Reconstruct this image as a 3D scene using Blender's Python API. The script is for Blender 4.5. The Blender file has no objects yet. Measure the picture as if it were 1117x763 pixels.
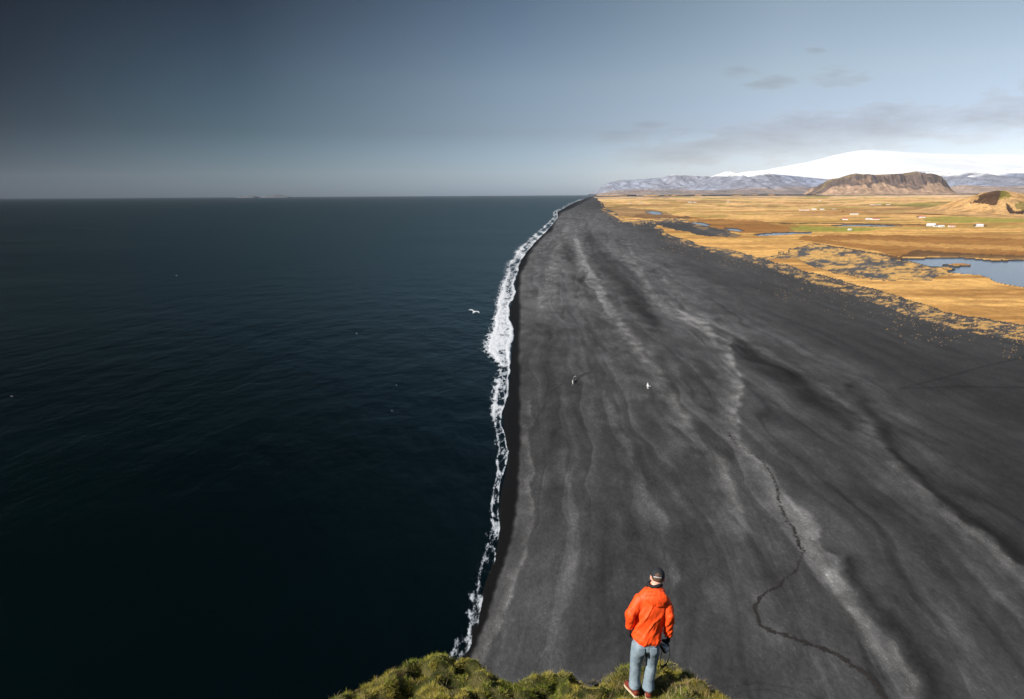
import bpy, bmesh, math, random
import numpy as np
from mathutils import Vector, Matrix
from mathutils.bvhtree import BVHTree
R = math.radians
rng = np.random.default_rng(7)
random.seed(7)
SC = bpy.context.scene
COL = SC.collection

# ------------------------------------------------------------------ camera geometry
FP, CXP, CYP = 745.0, 558.5, 381.5
PITCH, ROLL = R(12.80), 0.006
CAMZ = 110.0
_F = np.array([0, math.cos(PITCH), -math.sin(PITCH)])
_U0 = np.array([0, math.sin(PITCH), math.cos(PITCH)])
_X = np.array([1.0, 0, 0])
_U = _U0 * math.cos(ROLL) + _X * math.sin(ROLL)
_R = _X * math.cos(ROLL) - _U0 * math.sin(ROLL)

def ray(px, py):
    return _R * ((px - CXP) / FP) - _U * ((py - CYP) / FP) + _F
def atY(px, py, Y):
    d = ray(px, py); t = Y / d[1]
    return Vector((d[0] * t, Y, CAMZ + d[2] * t))
def atZ(px, py, z=0.0):
    d = ray(px, py); t = (z - CAMZ) / d[2]
    return Vector((d[0] * t, d[1] * t, z))
def project(X, Y, Z):
    Zr = Z - CAMZ
    dep = Y * _F[1] + Zr * _F[2]
    a = (X * _R[0] + Y * _R[1] + Zr * _R[2]) / dep
    b = (X * _U[0] + Y * _U[1] + Zr * _U[2]) / dep
    return CXP + FP * a, CYP - FP * b

# ------------------------------------------------------------------ numpy noise
_T = np.random.default_rng(11).random((512, 512))
def vnoise(x, y, seed=0):
    x = np.asarray(x, float) + seed * 37.17; y = np.asarray(y, float) + seed * 91.73
    xi = np.floor(x).astype(np.int64); yi = np.floor(y).astype(np.int64)
    fx = x - xi; fy = y - yi
    fx = fx * fx * (3 - 2 * fx); fy = fy * fy * (3 - 2 * fy)
    g = lambda a, b: _T[(a + (b // 512) * 131) % 512, b % 512]
    return (g(xi, yi) * (1 - fx) + g(xi + 1, yi) * fx) * (1 - fy) + (g(xi, yi + 1) * (1 - fx) + g(xi + 1, yi + 1) * fx) * fy
def fbm(x, y, o=4, seed=0, gain=.5):
    s = 0; a = 1; n = 0
    for k in range(o):
        s = s + a * vnoise(x * 2 ** k, y * 2 ** k, seed + k); n += a; a *= gain
    return s / n
def sstep(e0, e1, v):
    t = np.clip((v - e0) / (e1 - e0), 0, 1); return t * t * (3 - 2 * t)
def inpoly(px, py, poly):
    res = np.zeros(px.shape, bool); n = len(poly)
    for i in range(n):
        x0, y0 = poly[i]; x1, y1 = poly[(i + 1) % n]
        if y0 == y1: continue
        c = ((y0 > py) != (y1 > py)) & (px < (x1 - x0) * (py - y0) / (y1 - y0) + x0)
        res ^= c
    return res
def band2(px, py, pts, L=1.5, Rr=.45):
    """like band() but soft on its left and crisp on its right side"""
    out = np.zeros(px.shape); best = np.full(px.shape, 1e9)
    for (x0, y0, w0), (x1, y1, w1) in zip(pts[:-1], pts[1:]):
        dx, dy = x1 - x0, y1 - y0; L2 = dx * dx + dy * dy
        tt = ((px - x0) * dx + (py - y0) * dy) / L2; t = np.clip(tt, 0, 1)
        d = np.hypot(px - (x0 + t * dx), py - (y0 + t * dy)) / (w0 + t * (w1 - w0))
        sg = (px - x0) * dy - (py - y0) * dx      # > 0 on the right of a line running down the picture
        v = np.where(sg > 0, np.exp(-(d / Rr) ** 2 * 1.3), np.exp(-(d / L) ** 1.5))
        k = d < best; out = np.where(k, v, out); best = np.where(k, d, best)
    return out
def band(px, py, pts):
    """0..1 closeness to a polyline of (x, y, half width)"""
    out = np.zeros(px.shape)
    for (x0, y0, w0), (x1, y1, w1) in zip(pts[:-1], pts[1:]):
        dx, dy = x1 - x0, y1 - y0; L2 = dx * dx + dy * dy
        t = np.clip(((px - x0) * dx + (py - y0) * dy) / L2, 0, 1)
        d = np.hypot(px - (x0 + t * dx), py - (y0 + t * dy)) / (w0 + t * (w1 - w0))
        out = np.maximum(out, np.exp(-d * d * 1.3))
    return out

# ------------------------------------------------------------------ object helpers
def tag(o, label=None, cat=None, group=None, kind=None):
    if label: o['label'] = label
    if cat: o['category'] = cat
    if group: o['group'] = group
    if kind: o['kind'] = kind
    return o
def link(name, me, mats=None, parent=None):
    o = bpy.data.objects.new(name, me); COL.objects.link(o)
    if mats is not None:
        for m in (mats if isinstance(mats, (list, tuple)) else [mats]): me.materials.append(m)
    if parent: o.parent = parent
    return o
def empty(name, loc=(0, 0, 0), rz=0):
    o = bpy.data.objects.new(name, None); COL.objects.link(o); o.location = loc; o.rotation_euler = (0, 0, rz); return o
def mesh_np(name, V, Fq, smooth=True, col=None, attrs=None, matidx=None):
    me = bpy.data.meshes.new(name)
    V = np.asarray(V, np.float32); Fq = np.asarray(Fq, np.int32); k = Fq.shape[1]
    me.vertices.add(len(V)); me.vertices.foreach_set('co', V.ravel())
    me.loops.add(Fq.size); me.loops.foreach_set('vertex_index', Fq.ravel())
    me.polygons.add(len(Fq)); me.polygons.foreach_set('loop_start', np.arange(0, Fq.size, k, dtype=np.int32))
    me.polygons.foreach_set('loop_total', np.full(len(Fq), k, np.int32))
    if matidx is not None: me.polygons.foreach_set('material_index', np.asarray(matidx, np.int32))
    me.polygons.foreach_set('use_smooth', np.full(len(Fq), smooth, bool))
    me.update(calc_edges=True)
    if col is not None:
        a = me.color_attributes.new('Col', 'FLOAT_COLOR', 'POINT')
        c = np.ones((len(V), 4), np.float32); c[:, :col.shape[1]] = col
        a.data.foreach_set('color', c.ravel())
    for kname, v in (attrs or {}).items():
        a = me.attributes.new(kname, 'FLOAT', 'POINT'); a.data.foreach_set('value', np.asarray(v, np.float32))
    me.validate()
    return me
def grid_faces(nr, nc, keep=None):
    i = np.arange(nr - 1)[:, None] * nc + np.arange(nc - 1)[None, :]
    f = np.stack([i, i + 1, i + nc + 1, i + nc], -1)
    if keep is not None: return f[keep]
    return f.reshape(-1, 4)
def compact(V, Fq, *arrs):
    u, inv = np.unique(Fq, return_inverse=True)
    return (V[u], inv.reshape(Fq.shape)) + tuple(a[u] for a in arrs)
def bm_obj(name, bm, mats=None, parent=None, smooth=True):
    me = bpy.data.meshes.new(name); bm.normal_update(); bm.to_mesh(me); bm.free()
    for p in me.polygons: p.use_smooth = smooth
    return link(name, me, mats, parent)

# ------------------------------------------------------------------ material helpers
class NT:
    def __init__(s, name, tree=None):
        if tree is None:
            s.m = bpy.data.materials.new(name); s.m.use_nodes = True; tree = s.m.node_tree
            tree.nodes.clear(); s.out = tree.nodes.new('ShaderNodeOutputMaterial')
        s.t = tree; s.n = tree.nodes; s.l = tree.links
    def node(s, typ, **kw):
        n = s.n.new(typ)
        for k, v in kw.items(): setattr(n, k, v)
        return n
    def put(s, sock, v):
        if isinstance(v, bpy.types.NodeSocket): s.l.new(v, sock)
        elif v is not None: sock.default_value = v
    def math(s, op, a, b=None, c=None, clamp=False):
        n = s.node('ShaderNodeMath', operation=op, use_clamp=clamp)
        for i, v in enumerate((a, b, c)):
            if v is not None: s.put(n.inputs[i], v)
        return n.outputs[0]
    def noise(s, vec, scale, detail=4, rough=.55, dist=0, out=0):
        n = s.node('ShaderNodeTexNoise'); s.put(n.inputs['Vector'], vec)
        n.inputs['Scale'].default_value = scale; n.inputs['Detail'].default_value = detail
        n.inputs['Roughness'].default_value = rough; n.inputs['Distortion'].default_value = dist
        return n.outputs[out]
    def mapping(s, vec, scale=(1, 1, 1), loc=(0, 0, 0), rot=(0, 0, 0)):
        n = s.node('ShaderNodeMapping'); s.put(n.inputs['Vector'], vec)
        n.inputs['Scale'].default_value = scale; n.inputs['Location'].default_value = loc; n.inputs['Rotation'].default_value = rot
        return n.outputs[0]
    def pos(s): return s.node('ShaderNodeNewGeometry').outputs['Position']
    def objc(s): return s.node('ShaderNodeTexCoord').outputs['Object']
    def attr(s, name, out='Color'):
        n = s.node('ShaderNodeAttribute'); n.attribute_name = name; return n.outputs[out]
    def mr(s, v, a, b, c=0., d=1., smooth=False):
        n = s.node('ShaderNodeMapRange'); n.interpolation_type = 'SMOOTHSTEP' if smooth else 'LINEAR'
        s.put(n.inputs[0], v)
        for i, k in enumerate((a, b, c, d)): s.put(n.inputs[i + 1], k)
        return n.outputs[0]
    def mix(s, f, a, b, blend='MIX'):
        n = s.node('ShaderNodeMix', data_type='RGBA', blend_type=blend); s.put(n.inputs[0], f)
        for i, v in ((6, a), (7, b)):
            if isinstance(v, tuple) and len(v) == 3: v = v + (1,)
            s.put(n.inputs[i], v)
        return n.outputs[2]
    def scalec(s, c, f):
        n = s.node('ShaderNodeVectorMath', operation='SCALE'); s.put(n.inputs[0], c); s.put(n.inputs['Scale'], f); return n.outputs[0]
    def bump(s, h, strength=.5, dist=.1):
        n = s.node('ShaderNodeBump'); s.put(n.inputs['Height'], h); n.inputs['Strength'].default_value = strength
        n.inputs['Distance'].default_value = dist; return n.outputs[0]
    def bsdf(s, col, rough=.8, normal=None, **kw):
        b = s.node('ShaderNodeBsdfPrincipled')
        if isinstance(col, tuple) and len(col) == 3: col = col + (1,)
        s.put(b.inputs['Base Color'], col); s.put(b.inputs['Roughness'], rough)
        if normal: s.put(b.inputs['Normal'], normal)
        for k, v in kw.items(): s.put(b.inputs[k.replace('_', ' ')], v)
        s.l.new(b.outputs[0], s.out.inputs[0]); return b
def simple_mat(name, col, rough=.7, var=.15, scale=20, bump=.0, bdist=.01, **kw):
    m = NT(name); p = m.objc()
    n = m.noise(p, scale, 5, .6)
    f = m.mr(n, .3, .7, 1 - var, 1 + var)
    c = m.scalec(m.mix(0., col, col), f)
    nm = m.bump(m.noise(p, scale * 3, 4), bump, bdist) if bump else None
    m.bsdf(c, rough, nm, **kw); return m.m

# ------------------------------------------------------------------ camera, sun, world
cam = bpy.data.cameras.new('camera'); cam.sensor_width = 36; cam.lens = 36 * FP / 1117
cam.clip_start = .1; cam.clip_end = 200000
co = bpy.data.objects.new('camera', cam); COL.objects.link(co)
M = Matrix(((_R[0], _U[0], -_F[0], 0), (_R[1], _U[1], -_F[1], 0), (_R[2], _U[2], -_F[2], CAMZ), (0, 0, 0, 1)))
co.matrix_world = M
SC.camera = co

EL = 34.0
AZ = math.atan2(-.86, -.51)          # compass-like angle from +Y
sdir = Vector((math.sin(AZ) * math.cos(R(EL)), math.cos(AZ) * math.cos(R(EL)), math.sin(R(EL))))
sl = bpy.data.lights.new('sun', 'SUN'); sl.energy = 5.0; sl.angle = R(.53); sl.color = (1, .94, .86)
so = bpy.data.objects.new('sun', sl); COL.objects.link(so); so.rotation_euler = (-sdir).to_track_quat('-Z', 'Y').to_euler(); so.location = (-50, -50, 200)

W = bpy.data.worlds.new('World'); SC.world = W; W.use_nodes = True
W.node_tree.nodes.clear()
w = NT('w', W.node_tree); w.out = w.node('ShaderNodeOutputWorld')
bg = w.node('ShaderNodeBackground'); bg.inputs[1].default_value = .10
sky = w.node('ShaderNodeTexSky', sky_type='NISHITA'); sky.sun_disc = False; sky.sun_elevation = R(EL); sky.sun_rotation = AZ
sky.air_density = 1.0; sky.dust_density = 1.2; sky.ozone_density = 1.5; sky.altitude = 100
tc = w.node('ShaderNodeTexCoord').outputs['Generated']
sx = w.node('ShaderNodeSeparateXYZ'); w.l.new(tc, sx.inputs[0])
dx, dy, dz = sx.outputs
yy = w.math('MAXIMUM', dy, .05)
A = w.math('DIVIDE', dx, yy); E = w.math('DIVIDE', dz, yy)
dzc = w.math('MAXIMUM', dz, 0.0)
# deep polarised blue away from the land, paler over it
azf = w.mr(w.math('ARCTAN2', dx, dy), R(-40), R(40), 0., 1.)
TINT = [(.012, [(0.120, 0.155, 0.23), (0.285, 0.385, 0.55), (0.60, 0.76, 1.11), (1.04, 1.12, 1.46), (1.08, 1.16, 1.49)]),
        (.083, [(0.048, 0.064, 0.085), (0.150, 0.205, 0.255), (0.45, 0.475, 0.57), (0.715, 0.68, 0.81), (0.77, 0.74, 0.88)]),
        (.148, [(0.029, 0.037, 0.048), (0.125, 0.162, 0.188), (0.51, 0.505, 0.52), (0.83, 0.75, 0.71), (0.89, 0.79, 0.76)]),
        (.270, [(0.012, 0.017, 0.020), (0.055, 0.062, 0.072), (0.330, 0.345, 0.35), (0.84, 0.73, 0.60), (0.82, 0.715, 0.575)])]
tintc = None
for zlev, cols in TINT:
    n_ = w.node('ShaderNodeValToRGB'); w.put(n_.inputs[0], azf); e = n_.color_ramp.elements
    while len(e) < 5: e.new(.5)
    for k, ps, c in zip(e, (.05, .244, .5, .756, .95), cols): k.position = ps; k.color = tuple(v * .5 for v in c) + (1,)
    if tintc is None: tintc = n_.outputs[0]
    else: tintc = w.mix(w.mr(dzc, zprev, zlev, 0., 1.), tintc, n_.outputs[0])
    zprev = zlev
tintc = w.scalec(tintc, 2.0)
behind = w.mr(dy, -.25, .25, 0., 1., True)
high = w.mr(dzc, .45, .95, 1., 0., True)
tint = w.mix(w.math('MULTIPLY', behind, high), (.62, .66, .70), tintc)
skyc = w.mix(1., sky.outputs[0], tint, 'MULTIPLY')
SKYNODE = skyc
# thin cloud bank
cv = w.node('ShaderNodeCombineXYZ'); w.put(cv.inputs[0], A); w.put(cv.inputs[1], w.math('MULTIPLY', E, 3.6))
n1 = w.noise(cv.outputs[0], 9., 6, .55, .3); n2 = w.noise(cv.outputs[0], 26., 5, .6)
def gauss(cx, cy, wx, wy, slope=0):
    ax = w.math('DIVIDE', w.math('SUBTRACT', A, cx), wx)
    ey = w.math('SUBTRACT', w.math('SUBTRACT', E, cy), w.math('MULTIPLY', w.math('SUBTRACT', A, cx), slope))
    ey = w.math('DIVIDE', ey, wy)
    d = w.math('ADD', w.math('MULTIPLY', ax, ax), w.math('MULTIPLY', ey, ey))
    return w.math('EXPONENT', w.math('MULTIPLY', d, -1.))
env = gauss(.47, .083, .29, .034, .09)
for a in ((.28, .060, .16, .022, .10), (.72, .108, .22, .026, .05), (.95, .135, .25, .04, 0)):
    env = w.math('MAXIMUM', env, gauss(*a))
for a in ((.323, .164, .040, .012, -.02), (.368, .150, .046, .010, .1), (.462, .153, .060, .016, 0), (.42, .190, .02, .005, 0), (.26, .100, .016, .006, 0), (.16, .078, .07, .012, .05), (.20, .094, .03, .007, 0)):
    env = w.math('MAXIMUM', env, w.math('MULTIPLY', gauss(*a), .72 if a[0] > .3 else .6))
nn = w.math('ADD', w.math('MULTIPLY', n1, .62), w.math('MULTIPLY', n2, .38))
dn = w.math('ADD', env, w.math('MULTIPLY', w.math('SUBTRACT', nn, .5), 2.8))
cm = w.mr(dn, .30, .50, 0., 1., True)
cm = w.math('MULTIPLY', cm, w.mr(E, .012, .035, 0., 1., True))
cm = w.math('MULTIPLY', cm, w.mr(env, .08, .34, 0., 1., True))
cm = w.math('MULTIPLY', w.math('MULTIPLY', cm, behind), w.mr(A, .06, .30, .55, 1.))
dark_ = w.mix(w.mr(dn, .4, 1.25), (1.0, .955, .93), (.78, .715, .685))
skyc = w.mix(cm, skyc, w.mix(1., skyc, dark_, 'MULTIPLY'))
gl_ = w.math('MULTIPLY', gauss(.62, .068, .22, .013, .03), w.mr(n1, .35, .6, .3, 1.))
skyc = w.mix(w.math('MULTIPLY', gl_, .03), skyc, (6.3, 6.4, 6.5))
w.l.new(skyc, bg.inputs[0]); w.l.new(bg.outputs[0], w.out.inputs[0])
SC.view_settings.view_transform = 'Standard'; SC.view_settings.look = 'None'; SC.view_settings.gamma = 1
SC.view_settings.exposure = .5
try: SC.view_settings.use_curve_mapping = False
except Exception: pass
SC.render.engine = 'CYCLES'
SC.cycles.use_denoising = True
SC.cycles.max_bounces = 6; SC.cycles.volume_bounces = 1; SC.cycles.transparent_max_bounces = 12
SC.cycles.caustics_reflective = False; SC.cycles.caustics_refractive = False
SC.cycles.sample_clamp_indirect = 4

# ------------------------------------------------------------------ shoreline (traced once, kept as world positions)
FR = [(640, 216.2), (633, 219), (628.5, 220.5), (616, 227), (608, 231.5), (609, 237.5), (601, 247.6), (595, 254), (582, 267), (574, 276), (567, 288),
      (564.5, 300), (561.5, 310), (563.5, 318), (559, 328), (556, 338), (555, 347), (559, 356), (561.5, 367), (559, 380), (558, 395), (557, 408), (554.5, 432),
      (549, 451), (551, 479), (555, 493), (553, 512), (547, 536), (544.5, 559), (546, 573), (544, 588), (539, 611), (530, 635), (523, 658),
      (515, 687), (503.5, 716), (493, 740), (470, 800)]
FL = [(637, 216.2), (629, 219), (624.5, 220.5), (612, 227), (603, 231.5), (603, 237.5), (591, 249), (583, 255), (570, 267), (562, 276), (553, 290),
      (552, 300), (548, 310), (546, 318), (543, 328), (544.5, 338), (541, 347), (537, 360), (534.5, 370), (531, 383), (540, 393), (546, 400), (539, 436),
      (538, 455), (543, 474), (546, 490), (542, 512), (538, 540), (536, 560), (535, 575), (531, 592), (525, 611), (513, 635), (508, 658),
      (501, 687), (491, 716), (478, 740), (455, 800)]
def curve_t(pts):
    P = [atZ(x, y, 0.) for x, y in pts]
    a = np.array(sorted([(math.log(p.y), p.x / p.y) for p in P]))
    a = np.vstack([[math.log(20), a[0, 1]], a, [math.log(30000), .118], [math.log(90000), .122]])
    return a
_SR, _SL = curve_t(FR), curve_t(FL)
def shore(Y): Y = np.maximum(Y, 5.); return np.interp(np.log(Y), _SR[:, 0], _SR[:, 1]) * Y
def foamL(Y): Y = np.maximum(Y, 5.); return np.interp(np.log(Y), _SL[:, 0], _SL[:, 1]) * Y

# hill near the right edge, and the gently rising plain
HX, HY = atZ(1090, 232, 20).x * 1.03, 3650.0
def hgt(X, Y):
    X = np.asarray(X, float); Y = np.asarray(Y, float)
    u = X - shore(Y)
    b = np.where(u < 0, u * .06, 2.2 * (1 - np.exp(-np.maximum(u, 0) / 9.)) + .0)
    b = np.maximum(b, -3.)
    b = b + sstep(8, 40, u) * (fbm(u / 14., Y / 160., 3, 3) + .5 * fbm(u / 6., Y / 70., 3, 6) - .75) * 1.5 * np.clip(1500 / np.maximum(Y, 1), 0, 1)
    rise = 70 * sstep(4200, 12500, Y) * sstep(.02, .10, X / np.maximum(Y, 1) - .105)
    return b + rise
def ground_pt(px, py):
    z = 0.
    for _ in range(12):
        p = atZ(px, py, min(z, 100)); z = .5 * z + .5 * float(hgt(p.x, p.y))
    return p

# ------------------------------------------------------------------ ground grid
s = np.concatenate([np.arange(650, 60, -1.0), np.arange(60, 12, -.5), np.arange(12, 1.3, -.3)])
Yr = np.concatenate([np.linspace(30, 82000 / 652., 12), 82000. / s, [70000.]])
tc_ = np.concatenate([np.arange(-.16, .93, .00145), np.linspace(.935, 1.6, 40)])
GY, GT = np.meshgrid(Yr, tc_, indexing='ij')
GX = GT * GY
Z = hgt(GX, GY)
U = GX - shore(GY)
PX, PY = project(GX, GY, Z)
HORZ = 217 - .006 * PX
S = PY - HORZ
nz = fbm(PX / 9., PY / 3., 4, 21) - .5
nz2 = fbm(PX / 30., PY / 6., 4, 25) - .5

# --- vegetation mask
wx, wy = PX + nz * 16, PY + nz * 6 + nz2 * 5
VEG = [(650, 214.6), (652, 217.5), (656, 221), (662, 228), (668, 231), (676, 238), (695, 241.5), (722, 238.5), (748, 239.5), (760, 246), (780, 251),
       (800, 256), (770, 256), (742, 250), (716, 246.5), (722, 253), (745, 262), (763, 268), (790, 272), (823, 280), (846, 287), (862, 291),
       (880, 297), (908, 304), (950, 316), (991, 329), (1032, 341), (1073, 349), (1117, 356), (1250, 380), (1500, 400), (1900, 410), (1900, 200), (650, 200)]
veg = inpoly(wx, wy, VEG) & (S > 1.5)
HOLE1 = [(728, 241), (757, 245.5), (782, 250), (806, 255), (800, 258), (770, 257), (742, 251), (722, 247), (712, 243)]
HOLE2 = [(835, 283), (870, 283), (895, 294), (925, 300), (977, 306), (1030, 303), (1038, 298), (1018, 290), (1000, 287), (983, 284), (950, 276), (905, 269), (880, 265), (862, 272)]
veg &= ~inpoly(wx, wy, HOLE1)
mott = fbm(PX / 3.6, PY / 1.25, 4, 33)
inH2 = inpoly(wx, wy, HOLE2)
veg &= ~inH2
vegp = inpoly(PX + nz * 10, PY + nz * 4, VEG)
below = ~veg & inpoly(PX + nz * 16, PY + nz * 7 - (3 + 13 * sstep(700, 1050, PX)), VEG)
soft = inH2 * sstep(.36, .60, fbm(PX / 9., PY / 1.5, 5, 34, .6) + nz2 * .5) * .92
soft = np.maximum(soft, (below & ~inH2) * sstep(.48, .68, fbm(PX / 8., PY / 1.6, 5, 35, .6)) * .8)
soft[inpoly(wx, wy, HOLE1)] *= .35
edge_m = inpoly(PX, PY + 11 * (.3 + sstep(700, 1000, PX)), VEG) & ~inpoly(PX, PY + 2, VEG)
LAG = [(983, 283.3), (1000, 282.6), (1021, 281.7), (1040, 281.2), (1065, 283), (1082, 285), (1100, 284.3), (1117, 284), (1200, 285), (1270, 296), (1240, 318), (1160, 320), (1117, 313.5), (1098, 310), (1085, 307.4),
       (1079, 303), (1068, 300), (1052, 299), (1030, 296.3), (1043, 294), (1035, 291.6), (1015, 290.7), (1005, 288), (996, 285.6)]
ISL = [(1027, 288.6), (1045, 287), (1060, 288.4), (1058, 290.2), (1042, 291)]
PONDS = [[(704, 231.3), (712, 230.3), (721, 232), (723, 234), (713, 234.4)],
         [(754, 242.4), (764, 242.8), (775, 245.6), (771, 246.8), (757, 244.4)],
         [(790, 248.8), (802, 249.4), (812, 252), (806, 252.8), (795, 251.2)],
         [(822, 256.2), (836, 254.6), (860, 253.6), (885, 253.6), (884, 255), (866, 255.6), (846, 257), (828, 257.6)],
         [(905, 246.1), (930, 245.3), (960, 245.6), (985, 246.9), (972, 247.4), (940, 246.8), (915, 247)]]
lag = inpoly(PX, PY, LAG) & ~inpoly(PX + nz * 5, PY + nz, ISL)
pond = np.zeros(PX.shape, bool)
for p in PONDS: pond |= inpoly(PX, PY, p)
veg &= ~lag & ~pond

# --- sand colour
wu = U + (fbm(U / 60., GY / 220., 4, 39) - .5) * 46 + (fbm(U / 14., GY / 42., 4, 38) - .5) * 9
nv = fbm(U / 50., GY / 170., 4, 45) - .5
nb = fbm(U / 4., GY / 9., 4, 47) - .5
def tide(period, seed):      # swash deposits: pale at a crisp seaward lip, fading inland
    ph = wu / period + 3.7 * seed; fr_ = ph - np.floor(ph); k_ = np.floor(ph)
    amp_ = sstep(.38, .68, fbm(k_ * 7.3 + seed, GY / 260., 3, 48 + seed))
    return (sstep(0, .05, fr_) * (1 - fr_) ** 1.6 * 1.4 - .45) * amp_
tA, tB = tide(15., 1), tide(36., 2)
rib = 1 - np.abs(2 * fbm(wu / 7., GY / 260., 4, 59, .55) - 1)
nps = np.clip((PY - 213) / 250., .15, 1.3)
w2x, w2y = PX + ((fbm(PX / 34. / nps, PY / 26. / nps, 5, 51, .55) - .5) * 15) * nps, PY + (fbm(PX / 30. / nps, PY / 18. / nps, 4, 52) - .5) * 22 * nps
PALE = [([(630, 262, 3), (633, 275, 4), (640, 290, 6), (652, 308, 8), (662, 330, 9), (674, 350, 11), (690, 372, 12), (706, 390, 13), (735, 432, 14), (755, 468, 15), (793, 523, 14), (815, 570, 12)], .64),
        ([(741, 340, 4), (770, 355, 6), (795, 374, 6), (800, 400, 6), (808, 425, 8), (800, 448, 8), (806, 478, 8), (838, 510, 10), (857, 541, 15), (892, 590, 14), (921, 630, 13), (950, 682, 15), (980, 728, 14), (1006, 770, 15)], .74),
        ([(890, 420, 5), (944, 462, 10), (979, 500, 8), (1013, 535, 7), (1048, 570, 9), (1117, 618, 13), (1200, 660, 16)], .6),
        ([(681, 278, 3), (692, 285, 4), (714, 322, 6), (745, 345, 6)], .35),
        ([(578, 440, 4), (579, 545, 5), (572, 602, 6), (551, 663, 7), (527, 720, 9), (510, 760, 11)], .55),
        ([(612, 470, 5), (621, 545, 6), (631, 592, 7), (621, 639, 9), (593, 710, 12)], .30),
        ([(665, 440, 8), (687, 484, 9), (702, 535, 9), (722, 575, 9), (735, 640, 12)], .42),
        ([(637, 385, 5), (643, 410, 6), (656, 460, 7)], .30),
        ([(1040, 640, 30), (1117, 670, 30)], .2), ([(800, 520, 25), (860, 600, 40), (900, 700, 40)], .22),
        ([(590, 330, 10), (600, 290, 8), (615, 250, 5)], .35)]
DARK = [([(614, 262, 3), (621, 278, 7), (622, 290, 6)], .7), ([(642, 258, 5), (652, 282, 8), (672, 300, 13), (690, 318, 12), (700, 340, 12), (712, 352, 8)], .75),
        ([(640, 305, 5), (628, 303, 4)], .5), ([(635, 320, 5), (645, 325, 4)], .35), ([(655, 350, 9), (664, 352, 9)], .3),
        ([(803, 372, 5), (822, 390, 8), (863, 413, 9), (900, 442, 12), (928, 460, 11)], .9),
        ([(925, 425, 5), (965, 470, 6), (990, 510, 5), (1026, 543, 7), (1077, 581, 7), (1117, 606, 8), (1200, 650, 10)], .75),
        ([(925, 615, 4), (944, 645, 6), (979, 692, 9), (1008, 732, 11), (1028, 775, 12)], .8), ([(895, 590, 5), (910, 605, 4)], .5),
        ([(655, 510, 10), (662, 560, 12), (655, 640, 14), (640, 720, 18)], .30), ([(755, 420, 9), (775, 440, 9)], .3), ([(720, 400, 7), (735, 420, 7)], .4),
        ([(745, 500, 14), (775, 570, 18), (790, 640, 20)], .25), ([(600, 470, 6), (602, 560, 8)], .3), ([(800, 480, 4), (812, 500, 5)], .5)]
pale = np.zeros(PX.shape); dark = np.zeros(PX.shape)
for b, a in PALE: pale = np.maximum(pale, band2(w2x, w2y, b) * a)
for b, a in DARK: dark = np.maximum(dark, band2(w2x, w2y, b, 1.0, 1.3) * a)
pale *= (.60 + 1.3 * np.clip(nb + .28, 0, .8))
tl1 = sstep(.965, .994, 1 - np.abs(2 * fbm(wu / 40., GY / 420., 4, 55, .5) - 1)) * sstep(6, 30, U)
fine = fbm(U / 1.3, GY / 3.0, 3, 58) - .5
bx = sstep(-30, 30, PX - (640 + (PY - 213) * .95 * 0 + np.interp(PY, [215, 260, 340, 420, 520, 620, 760], [0, 60, 170, 330, 420, 500, 620])))
nq = fbm(U / 11. + nv * 2, GY / 24. + nv, 4, 46, .6) - .5
lb = np.log(.058) - .30 * sstep(1100, 300, GY) + fine * .30 + nv * .60 + nb * .34 + nq * 1.05 * (1 - .6 * bx) + .35 * sstep(220, 700, GY) - tl1 * .35 * (1 - bx)  # nearer sand is darkened, a vignette put into its colour
lb = lb + (1 - bx) * ((rib - .72) * .38 + tA * .36 + tB * .28) + bx * (tB * .05 + (rib - .72) * .07) - bx * .42
lb = lb + pale * 1.12 - dark * .95
lb = lb - .45 * sstep(2500, 7000, GY)
# tyre tracks and faint cart lines
tr = band(PX, PY, [(979, 425, .8), (1030, 412, .9), (1070, 401, 1), (1117, 390, 1.1), (1180, 376, 1.1)])
tr = np.maximum(tr, band(PX, PY, [(985, 424, .7), (1050, 422, .9), (1117, 423, 1), (1200, 425, 1)]))
tr = np.maximum(tr, .5 * band(PX, PY, [(770, 765, 1.), (790, 750, 1.), (830, 745, 1.1), (870, 752, 1.1), (900, 765, 1.1)]))
tr = np.maximum(tr, .5 * band(PX, PY, [(790, 765, 1.), (810, 754, 1.), (840, 752, 1.), (870, 762, 1.)]))
for off in (0, 8):
    tr = np.maximum(tr, .35 * band(PX, PY, [(845 + off, 620, .7), (870 + off, 670, .8), (890 + off, 710, .9), (915 + off, 765, 1)]))
    tr = np.maximum(tr, .40 * band(PX, PY, [(757 + off * .6, 465, .6), (790 + off, 515, .7), (820 + off, 560, .8), (845 + off, 620, .8)]))
for k, o in enumerate((0, 7, 30, 37)):
    tr = np.maximum(tr, .45 * band(PX, PY, [(965 + o, 470, .7), (1020 + o, 525, .8), (1080 + o, 572, .9), (1140 + o, 612, 1)]))
lb -= .45 * tr
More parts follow.
